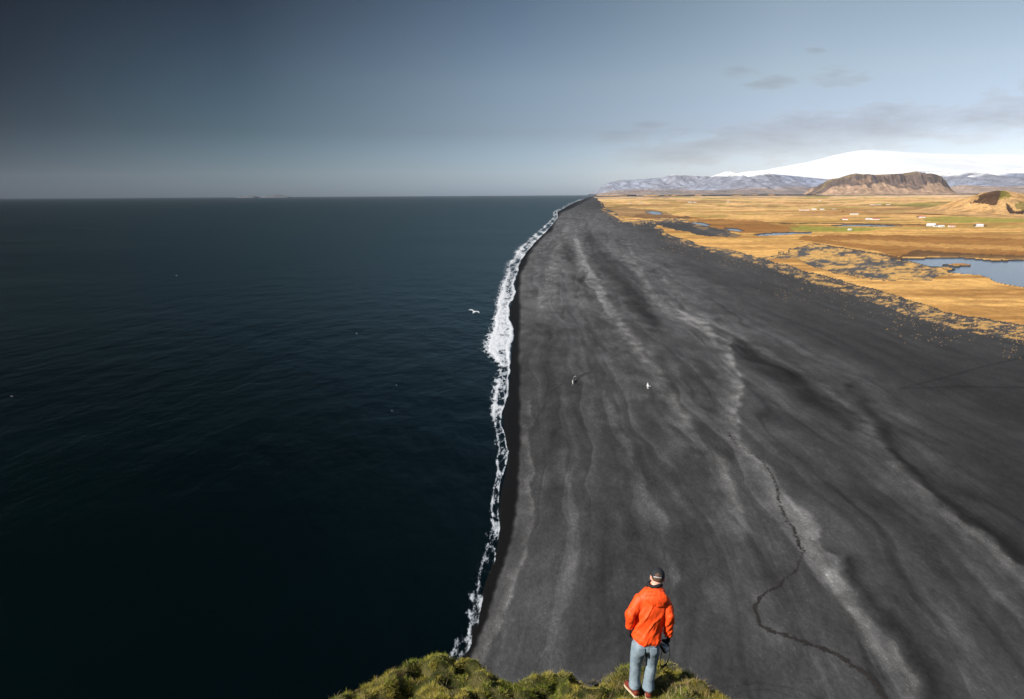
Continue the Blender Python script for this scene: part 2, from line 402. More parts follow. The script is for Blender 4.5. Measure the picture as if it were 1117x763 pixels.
# wet sand next to the surf
WE = [(644, 217, 6), (612, 232, 5), (600, 253, 8), (580, 272, 8), (572, 290, 9), (567, 300, 9), (567, 330, 11), (567, 365, 8), (567, 400, 10), (567, 440, 13), (567, 474, 13), (567, 507, 12), (563, 554, 14), (557, 592, 12), (541, 640, 10), (527, 686, 10), (514, 716, 9), (500, 750, 9)]
wew = np.interp(PY, [a[1] for a in WE], [a[0] for a in WE])
shx, _ = project(shore(GY), GY, np.zeros_like(GY))
wet = 1 - sstep(-3.2, 2.6, PX + nz2 * 5 - wew)
lb = lb * (1 - wet) + np.log(.0060) * wet
lb = lb + .18 * inH2 + .20 * below
sal = np.exp(np.clip(lb, np.log(.0055), np.log(.20)))
warm = np.clip(pale, 0, 1)
sv = np.clip(soft * (1 - (lag | pond)), 0, 1)[..., None]
scol = np.stack([sal * (1.0 + .03 * warm), sal * (1.0 + .015 * warm), sal * (1.02 - .035 * warm), np.clip(wet, 0, 1)], -1)
scol[..., :3] = scol[..., :3] * (1 - sv) + np.array([.58, .34, .11]) * sv * (.7 + .6 * fbm(PX / 3., PY / 1.2, 3, 36))[..., None]
grav = np.clip(pale * 1.1 + .18 + nb * .5, 0, 1) * (1 - wet)

# --- grassland colour
gold = np.array([.64, .365, .115]); palegold = np.array([.72, .45, .20]); green = np.array([.27, .25, .045]); brown = np.array([.26, .115, .030]); dkb = np.array([.07, .042, .025]); pink = np.array([.62, .42, .27])
lx = np.log(GY)
st1 = fbm(GX / 260. + 5, lx * 26, 5, 61); st2 = fbm(GX / 120., lx * 60, 4, 65); st3 = fbm(GX / 500., lx * 14, 4, 68)
gc = gold * np.ones(PX.shape + (1,))
def mixc(c, m): 
    global gc
    gc = gc * (1 - m[..., None]) + np.asarray(c) * m[..., None]
mixc(palegold, sstep(38, 8, S) * .75)
mixc(pink, sstep(7, 2, S) * .8)
mixc(green, sstep(.54, .66, st1) * sstep(60, 20, S) * .75)
mixc(brown, sstep(.50, .64, st3) * .60 * sstep(2, 12, S))
mixc(brown, sstep(.53, .64, st2) * .45 * sstep(2, 10, S))
def P_(poly, c, a=1., wa=1.):
    m = inpoly(PX + nz * 20 * wa, PY + nz * 3.2 * wa, poly)
    mixc(c, m * a)
P_([(880, 258), (930, 256), (985, 257), (1050, 259), (1117, 261), (1300, 265), (1300, 284), (1117, 281), (1060, 279), (1010, 277), (985, 281), (950, 273), (905, 267), (870, 262)], brown, .85)
P_([(900, 262), (960, 262), (1010, 266), (1117, 269), (1117, 274), (1020, 270), (950, 268)], gold, .45)
P_([(860, 246.5), (900, 247.6), (945, 248.5), (965, 250), (935, 253), (900, 253), (860, 252)], green, .95, .3)
P_([(1005, 238), (1040, 236), (1085, 238), (1117, 239), (1117, 243), (1050, 243.5), (1010, 242)], green, .8, .5)
P_([(990, 222.6), (1030, 222.4), (1050, 224.2), (1020, 225.6), (990, 225)], green, .7, .4)
P_([(955, 221.8), (1010, 222), (1040, 223.6), (990, 224.8), (940, 223.6)], green, .55, .3)
P_([(800, 243), (870, 243), (870, 248), (820, 252), (790, 249)], brown, .55)
P_([(700, 232), (760, 238), (830, 241), (870, 252), (850, 256), (810, 255), (770, 247), (740, 240), (690, 238)], brown, .8)
P_([(655, 226), (690, 227), (725, 231), (740, 237), (700, 238), (672, 235)], dkb * 2.2, .6)
P_([(1000, 273), (1060, 277), (1117, 279), (1200, 281), (1200, 286), (1117, 283.2), (1060, 281.5), (1020, 280), (980, 281)], dkb, .75, .4)
P_([(880, 264), (936, 273), (983, 281), (1000, 284), (980, 285), (935, 277), (890, 268)], dkb, .9, .5)
P_([(738, 237), (752, 236), (754, 238.6), (740, 239)], dkb * 1.5, .8, .2)
P_([(850, 243.6), (900, 243.4), (985, 244.9), (1015, 245.6), (1015, 246.6), (985, 245.8), (900, 244.4), (850, 244.6)], dkb, .85, .15)
P_([(730, 215.6), (640, 216), (640, 217), (730, 216.7)], dkb * 2, .5, .1)
mixc(dkb, sstep(.60, .68, fbm(PX / 60., PY / 1.1, 4, 71)) * sstep(55, 30, S) * .4)
mixc(dkb * 1.6, (inH2 * sstep(.62, .56, mott)) * .5)
# dark far sand along the horizon
far = sstep(2.6, 1.7, S + nz2 * .8)
mixc([.075, .08, .09], far * .9)
gc *= (.86 + .28 * fbm(PX / 4., PY / 1.5, 3, 77))[..., None]

# lift grass, sink water
Z2 = Z.copy()
Z2[veg] += .35
Z2 = np.where(lag | pond, -.9 + 0 * Z, Z2)
WL = 1.55
V = np.stack([GX, GY, Z2], -1).reshape(-1, 3)
nr, nc = PX.shape
cell = lambda m: m[:-1, :-1] & m[1:, :-1] & m[:-1, 1:] & m[1:, 1:]
vegc = cell(veg); underw = U[:-1, :-1] < -60
fk = grid_faces(nr, nc, vegc)
fs = grid_faces(nr, nc, ~vegc & ~underw)

m = NT('black_sand'); p = m.pos()
c = m.attr('Col'); wetA = m.attr('Col', 'Alpha'); gr = m.attr('grav', 'Fac')
pe = m.mapping(p, (1, .42, 1)); sp = m.noise(pe, 3.4, 3, .75); sp2 = m.noise(pe, 1.1, 5, .7)
spk = m.mr(sp, .60, .70, 0., 1., True)
c1 = m.scalec(c, m.mr(sp2, .28, .72, .70, 1.28))
spk2 = m.mr(m.noise(pe, 1.5, 3, .8), .60, .72, 0., 1., True)
c2 = m.mix(m.math('MULTIPLY', m.math('MULTIPLY', m.math('MAXIMUM', spk, spk2), m.math('ADD', gr, .20)), .85), c1, m.scalec(c, 3.0))
drk = m.mr(m.noise(pe, 2.3, 4, .85), .56, .68, 0., .6, True)
c2 = m.mix(drk, c2, m.scalec(c, .45))
rip = m.noise(m.mapping(p, (1, .5, 1)), .35, 7, .7)
nm = m.bump(m.math('ADD', rip, m.math('MULTIPLY', sp, .35)), .3, .10)
m.bsdf(c2, m.mr(wetA, 0., 1., .95, .65), nm, Specular_IOR_Level=.04)
MSAND = m.m
Vs, Fs, cs, gs = compact(V, fs, scol.reshape(-1, 4), grav.reshape(-1))
beach = link('beach', mesh_np('beach', Vs, Fs, True, cs, {'grav': gs}), MSAND)
tag(beach, 'wide black sand beach with pale grey gravel streaks running along the shore', 'beach', kind='structure')

m = NT('dry_grassland'); p = m.pos(); c = m.attr('Col')
n = m.noise(p, .045, 6, .65); nf = m.noise(p, .35, 4, .7)
c = m.scalec(c, m.mr(n, .3, .7, .70, 1.25))
c = m.scalec(c, m.mr(nf, .3, .7, .80, 1.2))
m.bsdf(c, .95, m.bump(nf, .5, .5), Specular_IOR_Level=.1)
MGRASS = m.m
Vg, Fg, cg = compact(V, fk, gc.reshape(-1, 3))
gl = link('grassland', mesh_np('grassland', Vg, Fg, True, cg), MGRASS)
tag(gl, 'flat golden dry grassland and marsh stretching inland behind the black beach', 'grassland', kind='structure')

# lagoon and river pools
def water_mat(name, deep, rough, bs, bd, sc):
    m = NT(name); p = m.pos()
    a = m.noise(m.mapping(p, (1, .6, 1), rot=(0, 0, .3)), sc, 5, .6)
    m.bsdf(deep, rough, m.bump(a, bs, bd), IOR=1.333); return m.m
MLAG = water_mat('lagoon_water', (.025, .058, .10), .16, .35, .25, .4)
def poly_water(name, poly, label, z):
    pts = []
    for i, (x, y) in enumerate(poly):
        x1, y1 = poly[(i + 1) % len(poly)]
        for k in range(6):
            f = k / 6; pts.append((x + (x1 - x) * f, y + (y1 - y) * f))
    P = [atZ(a, b, z) for a, b in pts]
    cxm = sum(a.x for a in P) / len(P); cym = sum(a.y for a in P) / len(P)
    bm = bmesh.new(); vs = []
    for i, a in enumerate(P):
        k = 1 + .25 / 10
        vs.append(bm.verts.new((cxm + (a.x - cxm) * k, cym + (a.y - cym) * k, z)))
    f = bm.faces.new(vs)
    bmesh.ops.triangulate(bm, faces=[f])
    for f in bm.faces:
        if f.normal.z < 0: f.normal_flip()
    o = bm_obj(name, bm, MLAG); tag(o, label, 'lagoon' if name == 'lagoon' else 'river', kind='structure'); return o
poly_water('lagoon', LAG, 'blue lagoon lying in the golden marsh near the right edge', .9)
for p, l in zip(PONDS, ['small blue pool at the seaward end of the marsh', 'narrow pool under the dark river bank', 'small pool between dark bank and golden grass',
                        'pale river bend beside the brown marsh', 'thin pale river line crossing the green field']):
    poly_water('river', p, l, .9)

# ------------------------------------------------------------------ sea
rows = np.concatenate([[-6000, -1500, -300, 10], 82000. / np.arange(650, 1.2, -4.0), [30000, 45000, 62000]])
rows = np.unique(rows)
vs = []; 
cfr = np.concatenate([[0], np.geomspace(.002, 1, 26)])
for y in rows:
    xs = float(shore(np.array(max(y, 30.)))) + 22
    for f in cfr: vs.append((xs - f * (62000 + xs), y, 0.))
nsr, nsc = len(rows), len(cfr)
fq = grid_faces(nsr, nsc)[:, ::-1]
m = NT('sea_water'); p = m.pos()
w1 = m.noise(m.mapping(p, (1, .55, 1), rot=(0, 0, R(20))), .045, 3, .5)
w2_ = m.noise(m.mapping(p, (1, .45, 1), rot=(0, 0, R(-12))), .16, 5, .62)
w3 = m.noise(m.mapping(p, (1, .5, 1), rot=(0, 0, R(15))), .9, 4, .65)
gust = m.noise(m.mapping(p, (.6, 1, 1)), .004, 4, .6)
hh = m.math('ADD', m.math('MULTIPLY', w1, 2.3), m.math('ADD', m.math('MULTIPLY', w2_, .8), m.math('MULTIPLY', w3, .12)))
bc = m.mix(m.mr(gust, .35, .65), (.0002, .0016, .0018), (.0006, .0036, .0042))
nrm_ = m.bump(hh, .70, 1.0)
df = m.node('ShaderNodeBsdfDiffuse'); m.put(df.inputs[0], bc)
gy_ = m.node('ShaderNodeBsdfGlossy'); m.put(gy_.inputs['Roughness'], m.mr(gust, .3, .7, .16, .26)); m.l.new(nrm_, gy_.inputs['Normal']); gy_.inputs[0].default_value = (.74, .93, .96, 1)
fr_ = m.node('ShaderNodeFresnel'); fr_.inputs[0].default_value = 1.333; m.l.new(nrm_, fr_.inputs['Normal'])
mx_ = m.node('ShaderNodeMixShader'); m.put(mx_.inputs[0], m.math('MINIMUM', m.math('MULTIPLY', fr_.outputs[0], .55), .25))   # wind-roughened water never mirrors fully
m.l.new(df.outputs[0], mx_.inputs[1]); m.l.new(gy_.outputs[0], mx_.inputs[2]); m.l.new(mx_.outputs[0], m.out.inputs[0])
MSEA = m.m
sea = link('sea', mesh_np('sea', vs, fq), MSEA)
tag(sea, 'dark blue-green sea stretching from the beach to the horizon', 'sea', kind='structure')

# ------------------------------------------------------------------ surf foam
ys = 82000. / np.concatenate([np.arange(640, 60, -1.0), np.arange(60, 5, -.4)])
nf = 40
fr = np.linspace(-.55, 1.22, nf)
FYm, FFm = np.meshgrid(ys, fr, indexing='ij')
xl, xr = foamL(FYm), shore(FYm)
FXm = xl + (xr - xl) * FFm
FXm += (fbm(FYm / 40., FFm * .6, 4, 81) - .5) * 5.0
_, fpy = project(FXm, FYm, 0 * FXm)
dens = np.interp(fpy, [215, 225, 240, 262, 290, 310, 350, 395, 408, 430, 455, 500, 545, 590, 620, 650, 690, 740], [.7, .74, .74, .84, .95, .98, 1.3, 1.25, .82, .78, .66, .64, .60, .60, .50, .32, .18, .12])
across = sstep(-.15, .25, FFm) * (1 - sstep(.93, 1.04, FFm))
outer = sstep(-.55, 0, FFm) * (1 - sstep(.9, 1.02, FFm)) * .42
crest = (np.exp(-((FFm - .2) / .15) ** 2) * .40 + np.exp(-((FFm - .90) / .10) ** 2) * .50) * np.interp(fpy, [560, 640], [1, .35])
qx_ = FXm + (fbm(FXm / 12., FYm / 12., 3, 84) - .5) * 16
asp = np.clip(FYm / 110., 1.2, 9.)
lob = fbm(qx_ / 6., FYm / (7. * asp), 5, 83) - .5 + .6 * (fbm(qx_ / 16., FYm / (16. * asp), 3, 87) - .5)
dd = np.maximum(across * dens * .58, outer * dens) + crest * dens * across + lob * 1.15 * (across + outer)
dd = dd - .24 * np.interp(fpy, [590, 680], [0, 1])
Zf = np.maximum(hgt(FXm, FYm), 0) + .10 + np.clip(dd, 0, 1.4) * (.25 + .9 * fbm(FXm / 2.2, FYm / 3., 4, 85)) * np.clip(dens - .5, .1, 1)
Zf = np.where(FFm < -.3, .03 + (.0 * Zf), Zf)
m = NT('surf_foam'); p = m.pos()
d = m.attr('d', 'Fac')
na = m.noise(m.mapping(p, (1, .28, 1)), .42, 7, .66, .4); nbn = m.noise(m.mapping(p, (1, .4, 1)), 1.8, 4, .7)
vo = m.node('ShaderNodeTexVoronoi', feature='DISTANCE_TO_EDGE'); vo.inputs['Scale'].default_value = .38
m.l.new(m.mix(.25, m.mapping(p, (1, .3, 1)), m.noise(p, .7, 3, .6, out=1)), vo.inputs['Vector'])
lace = m.mr(vo.outputs[0], 0., .22, .22, -.10)
q = m.math('ADD', d, m.math('ADD', m.math('MULTIPLY', m.math('SUBTRACT', na, .5), 1.7), lace))
q = m.math('ADD', q, m.math('MULTIPLY', m.math('SUBTRACT', nbn, .5), .95))
al = m.mr(q, .46, .80, 0., 1., True)
fc = m.mix(m.mr(q, .55, 1.15), (.15, .18, .21), (.58, .60, .62))
b = m.bsdf(fc, .75, m.bump(na, .8, .9))
tr_ = m.node('ShaderNodeBsdfTransparent'); mx = m.node('ShaderNodeMixShader')
m.put(mx.inputs[0], al); m.l.new(tr_.outputs[0], mx.inputs[1]); m.l.new(b.outputs[0], mx.inputs[2]); m.l.new(mx.outputs[0], m.out.inputs[0])
foam = link('surf', mesh_np('surf', np.stack([FXm, FYm, Zf], -1).reshape(-1, 3), grid_faces(len(ys), nf), True, None, {'d': dd.ravel()}), m.m)
tag(foam, 'white foaming surf breaking along the edge of the black sand', 'surf', kind='stuff')

# ------------------------------------------------------------------ mountains
def ridge(name, label, cat, prof, Yc, front, back, colf, mat, step=1.0, base=80., rough=.12, nseed=1, seg=60, cliff=None, xpad=0):
    """real ridge: crest at distance Yc, slopes reaching `front` metres towards the sea plain and `back` behind"""
    prof = np.array(prof, float)
    P = np.array([tuple(atY(x, y, Yc)) for x, y in prof])
    xs = np.arange(P[0, 0], P[-1, 0], step * Yc / FP)
    H = np.interp(xs, P[:, 0], P[:, 2]) - base
    H = np.maximum(H, 0)
    dl = np.concatenate([np.linspace(-1, 0, seg), np.linspace(0, 1, 14)[1:]])
    XX, DD = np.meshgrid(xs, dl)
    HH = np.tile(H, (len(dl), 1))
    prof_f = cliff(-DD) if cliff else (1 - np.abs(DD)) ** 1.25
    prof_b = (1 - np.abs(DD)) ** .8
    sh = np.where(DD <= 0, prof_f, prof_b)
    L = front * .5
    g1 = fbm(XX / L * 1.8, DD * 2.0 + XX / L * .3, 5, nseed, .55)
    gul = 1 - np.abs(2 * fbm(XX / L * 4 + DD * .6, DD * 1.2, 4, nseed + 9) - 1)
    mod = sstep(0, .18, np.abs(DD)) * sstep(1., .75, np.abs(DD))
    z = base + HH * (sh * (1 + mod * (g1 - .5) * rough * 6) - mod * (gul - .5) * rough * 1.6 * sh)
    z = np.minimum(z, base + HH * 1.0) + HH * .012 * (g1 - .5)
    YY = Yc + np.where(DD < 0, DD * front, DD * back) * np.clip(.35 + HH / max(H.max(), 1) * .65, 0, 1)
    XX2 = XX + (fbm(XX / L * 3, DD * 3, 3, nseed + 4) - .5) * L * .12 * mod
    z = np.where(np.abs(DD) > .985, base - 30, z)
    rel = (z - base) / np.maximum(HH, 1)
    c = colf(XX2, YY, z, rel, g1, gul, DD)
    me = mesh_np(name, np.stack([XX2, YY, z], -1).reshape(-1, 3), grid_faces(len(dl), len(xs)), True, c.reshape(-1, 3))
    o = link(name, me, mat); tag(o, label, cat, kind='structure'); return o
def mat_rock(name, s1):
    m = NT(name); p = m.pos(); c = m.attr('Col')
    n = m.noise(p, s1, 7, .68); n2_ = m.noise(m.mapping(p, (1, 1, 3)), s1 * 4, 5, .65)
    c = m.scalec(c, m.mr(n, .32, .68, .55, 1.42)); c = m.scalec(c, m.mr(n2_, .32, .68, .75, 1.22))
    m.bsdf(c, .95, m.bump(m.math('ADD', n, m.math('MULTIPLY', n2_, .5)), 1., .38 / s1), Specular_IOR_Level=.05); return m.m
MROCK = mat_rock('mountain_rock', 1 / 300.); MROCKN = mat_rock('hill_rock', 1 / 60.)
m = NT('glacier_ice'); p = m.pos(); c = m.attr('Col')
m.bsdf(m.scalec(c, m.mr(m.noise(p, 1 / 1500., 5, .6), .3, .7, .95, 1.04)), .7, m.bump(m.noise(p, 1 / 900., 4), .3, 60)); MICE = m.m
def cmix(a, b, t): return np.asarray(a) * (1 - t[..., None]) + np.asarray(b) * t[..., None]
def colM(snowz, rock=(.13, .135, .16), foot=(.27, .215, .19), sband=250, fz=.42):  # rock tints passed in are paled and blued, distance haze put into the colour
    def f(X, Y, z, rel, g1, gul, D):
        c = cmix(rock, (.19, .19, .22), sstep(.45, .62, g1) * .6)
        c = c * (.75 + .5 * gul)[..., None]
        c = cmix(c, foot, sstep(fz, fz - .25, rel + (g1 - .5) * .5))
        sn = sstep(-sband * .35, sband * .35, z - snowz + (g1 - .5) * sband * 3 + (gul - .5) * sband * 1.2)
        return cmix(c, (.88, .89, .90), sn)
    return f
ridge('glacier', 'smooth white ice cap rising highest behind the flat-topped mountain', 'glacier',
      [(790, 205), (815, 193), (827, 187), (845, 183.5), (859, 181), (880, 177), (896, 173.3), (910, 169.5), (924, 166.5), (934, 164.8), (942.6, 163.9), (955, 164), (970, 164.6), (990, 166), (1017, 167.4), (1040, 168), (1063, 168.3), (1117, 168.8), (1180, 171), (1300, 180), (1420, 205)],
      34000, 14000, 8000, lambda X, Y, z, rel, g1, gul, D: cmix(cmix((.68, .70, .73), (.52, .58, .66), sstep(.5, .7, g1) * .6), (.27, .30, .37), sstep(.50, .40, rel + (g1 - .5) * 1.2 + (gul - .5) * .5) * .9), MICE, 1.0, 90, .02, 3)
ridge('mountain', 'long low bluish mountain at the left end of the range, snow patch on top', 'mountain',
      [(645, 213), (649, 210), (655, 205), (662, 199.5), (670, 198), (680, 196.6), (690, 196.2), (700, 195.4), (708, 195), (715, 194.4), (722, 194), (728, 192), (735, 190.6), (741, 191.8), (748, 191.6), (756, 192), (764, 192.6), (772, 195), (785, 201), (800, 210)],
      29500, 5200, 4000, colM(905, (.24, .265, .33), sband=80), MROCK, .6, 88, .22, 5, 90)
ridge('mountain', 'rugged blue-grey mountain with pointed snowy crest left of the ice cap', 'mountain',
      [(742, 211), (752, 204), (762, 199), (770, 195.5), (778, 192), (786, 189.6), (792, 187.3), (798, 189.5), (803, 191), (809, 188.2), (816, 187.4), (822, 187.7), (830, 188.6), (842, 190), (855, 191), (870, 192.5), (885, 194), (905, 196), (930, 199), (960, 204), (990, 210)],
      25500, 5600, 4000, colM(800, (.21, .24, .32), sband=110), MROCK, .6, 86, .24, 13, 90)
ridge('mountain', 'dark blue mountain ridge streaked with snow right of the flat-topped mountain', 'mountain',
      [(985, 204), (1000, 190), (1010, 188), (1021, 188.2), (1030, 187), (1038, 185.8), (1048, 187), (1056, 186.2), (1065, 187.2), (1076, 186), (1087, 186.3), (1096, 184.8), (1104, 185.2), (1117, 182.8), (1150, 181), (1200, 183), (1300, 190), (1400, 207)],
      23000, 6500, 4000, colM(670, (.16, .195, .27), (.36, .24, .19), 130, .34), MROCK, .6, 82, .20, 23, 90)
ridge('foothills', 'pale pinkish foothills low under the dark blue ridge', 'foothills',
      [(1015, 212), (1030, 205.5), (1040, 203), (1052, 201.8), (1064, 202.5), (1080, 203.5), (1095, 204), (1117, 203.6), (1160, 202), (1250, 206), (1330, 210)],
      15500, 2500, 2500, lambda X, Y, z, rel, g1, gul, D: cmix((.36, .27, .22), (.25, .2, .18), sstep(.45, .65, g1)), MROCK, .8, 76, .10, 29)
ridge('foothills', 'low reddish foothills in front of the left mountains', 'foothills',
      [(690, 213), (700, 209.5), (720, 208.5), (745, 207.5), (770, 208), (800, 207), (830, 208.5), (860, 207.8), (890, 208.6), (920, 211)],
      20000, 1800, 2500, lambda X, Y, z, rel, g1, gul, D: cmix((.30, .24, .21), (.22, .2, .20), sstep(.45, .65, g1)), MROCK, .8, 80, .10, 31)
def mesa_cliff(t):   # t: 0 crest .. 1 foot
    t = np.clip(t, 0, 1)
    return np.interp(t, [0, .18, .30, .46, .62, .80, 1], [1, .985, .94, .50, .27, .10, 0])
def mesa_col(X, Y, z, rel, g1, gul, D):
    rk = cmix((.070, .062, .075), (.17, .12, .09), sstep(.45, .7, gul) * .6)
    topc = cmix((.24, .17, .09), (.16, .125, .08), sstep(.4, .6, g1))
    c = cmix(rk, (.37, .25, .17), sstep(.47, .41, rel + (fbm(X / 260., z / 200., 4, 95) - .5) * .62))
    c = cmix(c, (.30, .20, .14), sstep(.66, .72, fbm(X / 170., z / 70., 4, 93)) * .7)
    return cmix(c, topc, sstep(.91, .955, rel) * (D > -.3))
ridge('mesa', 'flat-topped cliff mountain with dark rock band above pinkish scree', 'mountain',
      [(886, 212), (892, 208.8), (897, 204.8), (900, 198.5), (903, 196.8), (908, 195.4), (915, 194.4), (921, 192.4), (926, 190.8), (934, 189.3), (941, 190.2), (948, 191.1), (959, 190.7), (968, 190.4), (976, 190), (985, 189.8), (990, 189), (997, 187.4), (1002, 188.4), (1007, 189.7), (1016, 191.2), (1021, 193.4), (1025, 196), (1029, 201), (1033, 205.6), (1037, 209), (1041, 212)],
      12000, 700, 1200, mesa_col, mat_rock('mesa_rock', 1 / 90.), .5, 72, .10, 41, 70, mesa_cliff)
# offshore islands on the left horizon
for pr, lab in (([(262, 215), (266, 213.4), (272, 213.2), (278, 213.8), (282, 215)], 'faint low island on the left sea horizon, the flatter one'),
                ([(286, 215), (291, 213.5), (296, 213.6), (301, 212.2), (306, 212.6), (311, 213.6), (316, 215)], 'faint peaked island on the left sea horizon, the higher one')):
    ridge('island', lab, 'island', pr, 40000, 1500, 1500, lambda X, Y, z, rel, g1, gul, D: cmix((.13, .135, .145), (.11, .115, .125), g1), MROCK, .5, 0., .08, 51)

# near craggy hill
P0 = 3350.0
hx = np.linspace(atY(1020, 215, P0).x, atY(1300, 215, P0).x, 330)
prof = np.array([(1020, 234), (1035, 232), (1048, 229), (1058, 224), (1064, 218.5), (1069.6, 213.2), (1075, 210.4), (1081, 208.6), (1086, 207.6), (1091, 207.6), (1098, 208.8), (1106, 210.3), (1117, 211.8), (1150, 213), (1200, 210), (1250, 220), (1300, 234)])
PP = np.array([tuple(atY(x, y, P0)) for x, y in prof])
hz = np.interp(hx, PP[:, 0], PP[:, 2])
kk = np.exp(-np.linspace(-2, 2, 15) ** 2); hz = np.convolve(np.pad(hz, 7, 'edge'), kk / kk.sum(), 'valid')
dl = np.linspace(-1, 1, 150)
XX, DD = np.meshgrid(hx, dl); HH = np.tile(hz, (150, 1))
sh = np.where(DD < 0, np.interp(-DD, [0, .12, .25, .6, 1], [1, .88, .70, .26, 0]), (1 - DD) ** 1.2)
g1 = fbm(XX / 60., DD * 5, 5, 101)
YY = P0 + DD * 620
zz = HH * sh * (1 + (g1 - .5) * .12 * sstep(0, .1, np.abs(DD))) + np.where(np.abs(DD) > .97, -3., 1.8)
qx, qy = project(XX, YY, zz); wn = fbm(XX / 22., YY / 40., 4, 103) - .5
qx2 = qx + wn * 7; qy2 = qy + wn * 5
c = cmix((.56, .32, .125), (.52, .33, .15), g1)
RK1 = [(1058, 221.5), (1069, 212), (1081, 207), (1090, 206), (1096, 209), (1098, 212), (1090, 217), (1086, 222.5), (1081, 224), (1075, 222), (1068, 220.5)]
RK2 = [(1097, 221.5), (1101, 222.5), (1104, 228), (1117, 230.5), (1150, 232), (1150, 234), (1117, 233.8), (1110, 233), (1105, 231), (1100, 233), (1099, 227)]
GR2 = [(1092, 207), (1101, 211), (1103, 214.5), (1094, 217), (1089, 218), (1092, 212)]
GR3 = [(1106, 222), (1117, 221.5), (1150, 222), (1150, 231), (1117, 230), (1107, 227)]
c = cmix(c, (.13, .115, .03), inpoly(qx2, qy2, GR3) * .8)
c = cmix(c, (.055, .030, .022), inpoly(qx2, qy2, RK1) * .93)
c = cmix(c, (.20, .17, .03), inpoly(qx2, qy2, GR2) * .85)
c = cmix(c, (.035, .022, .02), inpoly(qx2, qy2, RK2) * .95)
zz = zz - inpoly(qx2, qy2, RK1) * 4 - inpoly(qx2, qy2, RK2) * 5
hill = link('hill', mesh_np('hill', np.stack([XX, YY, zz], -1).reshape(-1, 3), grid_faces(150, 330), True, c.reshape(-1, 3)), MROCKN)
tag(hill, 'golden hill with a dark brown crag on its brow near the right edge', 'hill', kind='structure')

# ------------------------------------------------------------------ farm buildings
def box(bm, x0, x1, y0, y1, z0, z1):
    r = bmesh.ops.create_cube(bm, size=1)
    for v in r['verts']:
        v.co = Vector((x0 + (v.co.x + .5) * (x1 - x0), y0 + (v.co.y + .5) * (y1 - y0), z0 + (v.co.z + .5) * (z1 - z0)))
MW = simple_mat('white_painted_wall', (.68, .68, .66), .7, .06, .4)
MWP = simple_mat('cream_wall', (.70, .62, .52), .7, .06, .4)
MRR = simple_mat('red_roof', (.38, .07, .05), .6, .1, .5)
MRW = simple_mat('white_metal_roof', (.64, .65, .66), .5, .06, .5)
MRG = simple_mat('grey_metal_roof', (.22, .24, .26), .5, .1, .5)
MRP = simple_mat('faded_pink_roof', (.50, .26, .20), .6, .1, .5)
MGL = simple_mat('window_glass', (.03, .035, .04), .1, .05, 1)
MDR = simple_mat('door_paint', (.10, .06, .045), .5, .1, 1)
def farmhouse(px, py, wpx, hgt_m, wall, roofm, label, group, depth=10., door=True):
    p = ground_pt(px, py + .6)
    Lm = max(wpx * .88 * p.y / FP, 8.); g = float(hgt(p.x, p.y)) + .2
    t = empty('farmhouse', (p.x, p.y, g), random.uniform(-.12, .12) - .15)
    tag(t, label, 'farm building', group)
    hw = hgt_m * .62; D = depth
    bm = bmesh.new(); box(bm, -Lm / 2, Lm / 2, 0, D, -1.5, hw)
    for sgn in (-1, 1):
        x = sgn * Lm / 2
        v = [bm.verts.new((x, 0, hw)), bm.verts.new((x, D, hw)), bm.verts.new((x, D / 2, hgt_m))]
        bm.faces.new(v)
    bm_obj('wall', bm, wall, t, False)
    bm = bmesh.new(); o = .5; e = .25
    for ys0, ys1 in ((-o, D / 2), (D + o, D / 2)):
        zl = hw - (hgt_m - hw) * o / (D / 2)
        a = [Vector((-Lm / 2 - o, ys0, zl)), Vector((Lm / 2 + o, ys0, zl)), Vector((Lm / 2 + o, ys1, hgt_m)), Vector((-Lm / 2 - o, ys1, hgt_m))]
        lo = [bm.verts.new(q + Vector((0, 0, .03))) for q in a]; hi = [bm.verts.new(q + Vector((0, 0, e))) for q in a]
        bm.faces.new(lo); bm.faces.new(hi[::-1])
        for i in range(4): bm.faces.new((lo[i], hi[i], hi[(i + 1) % 4], lo[(i + 1) % 4]))
    bmesh.ops.recalc_face_normals(bm, faces=bm.faces)
    bm_obj('roof', bm, roofm, t, False)
    nw = max(2, int(Lm / 6))
    for k in range(nw):
        x = -Lm / 2 + (k + .5) * Lm / nw
        if door and k == nw // 2:
            bm = bmesh.new(); box(bm, x - .9, x + .9, -.06, .0, 0, 2.2); bm_obj('door', bm, MDR, t, False)
        else:
            bm = bmesh.new(); box(bm, x - .7, x + .7, -.05, .0, hw * .4, hw * .4 + 1.2); bm_obj('window', bm, MGL, t, False)
    return t
G = 'farm buildings scattered over the golden plain'
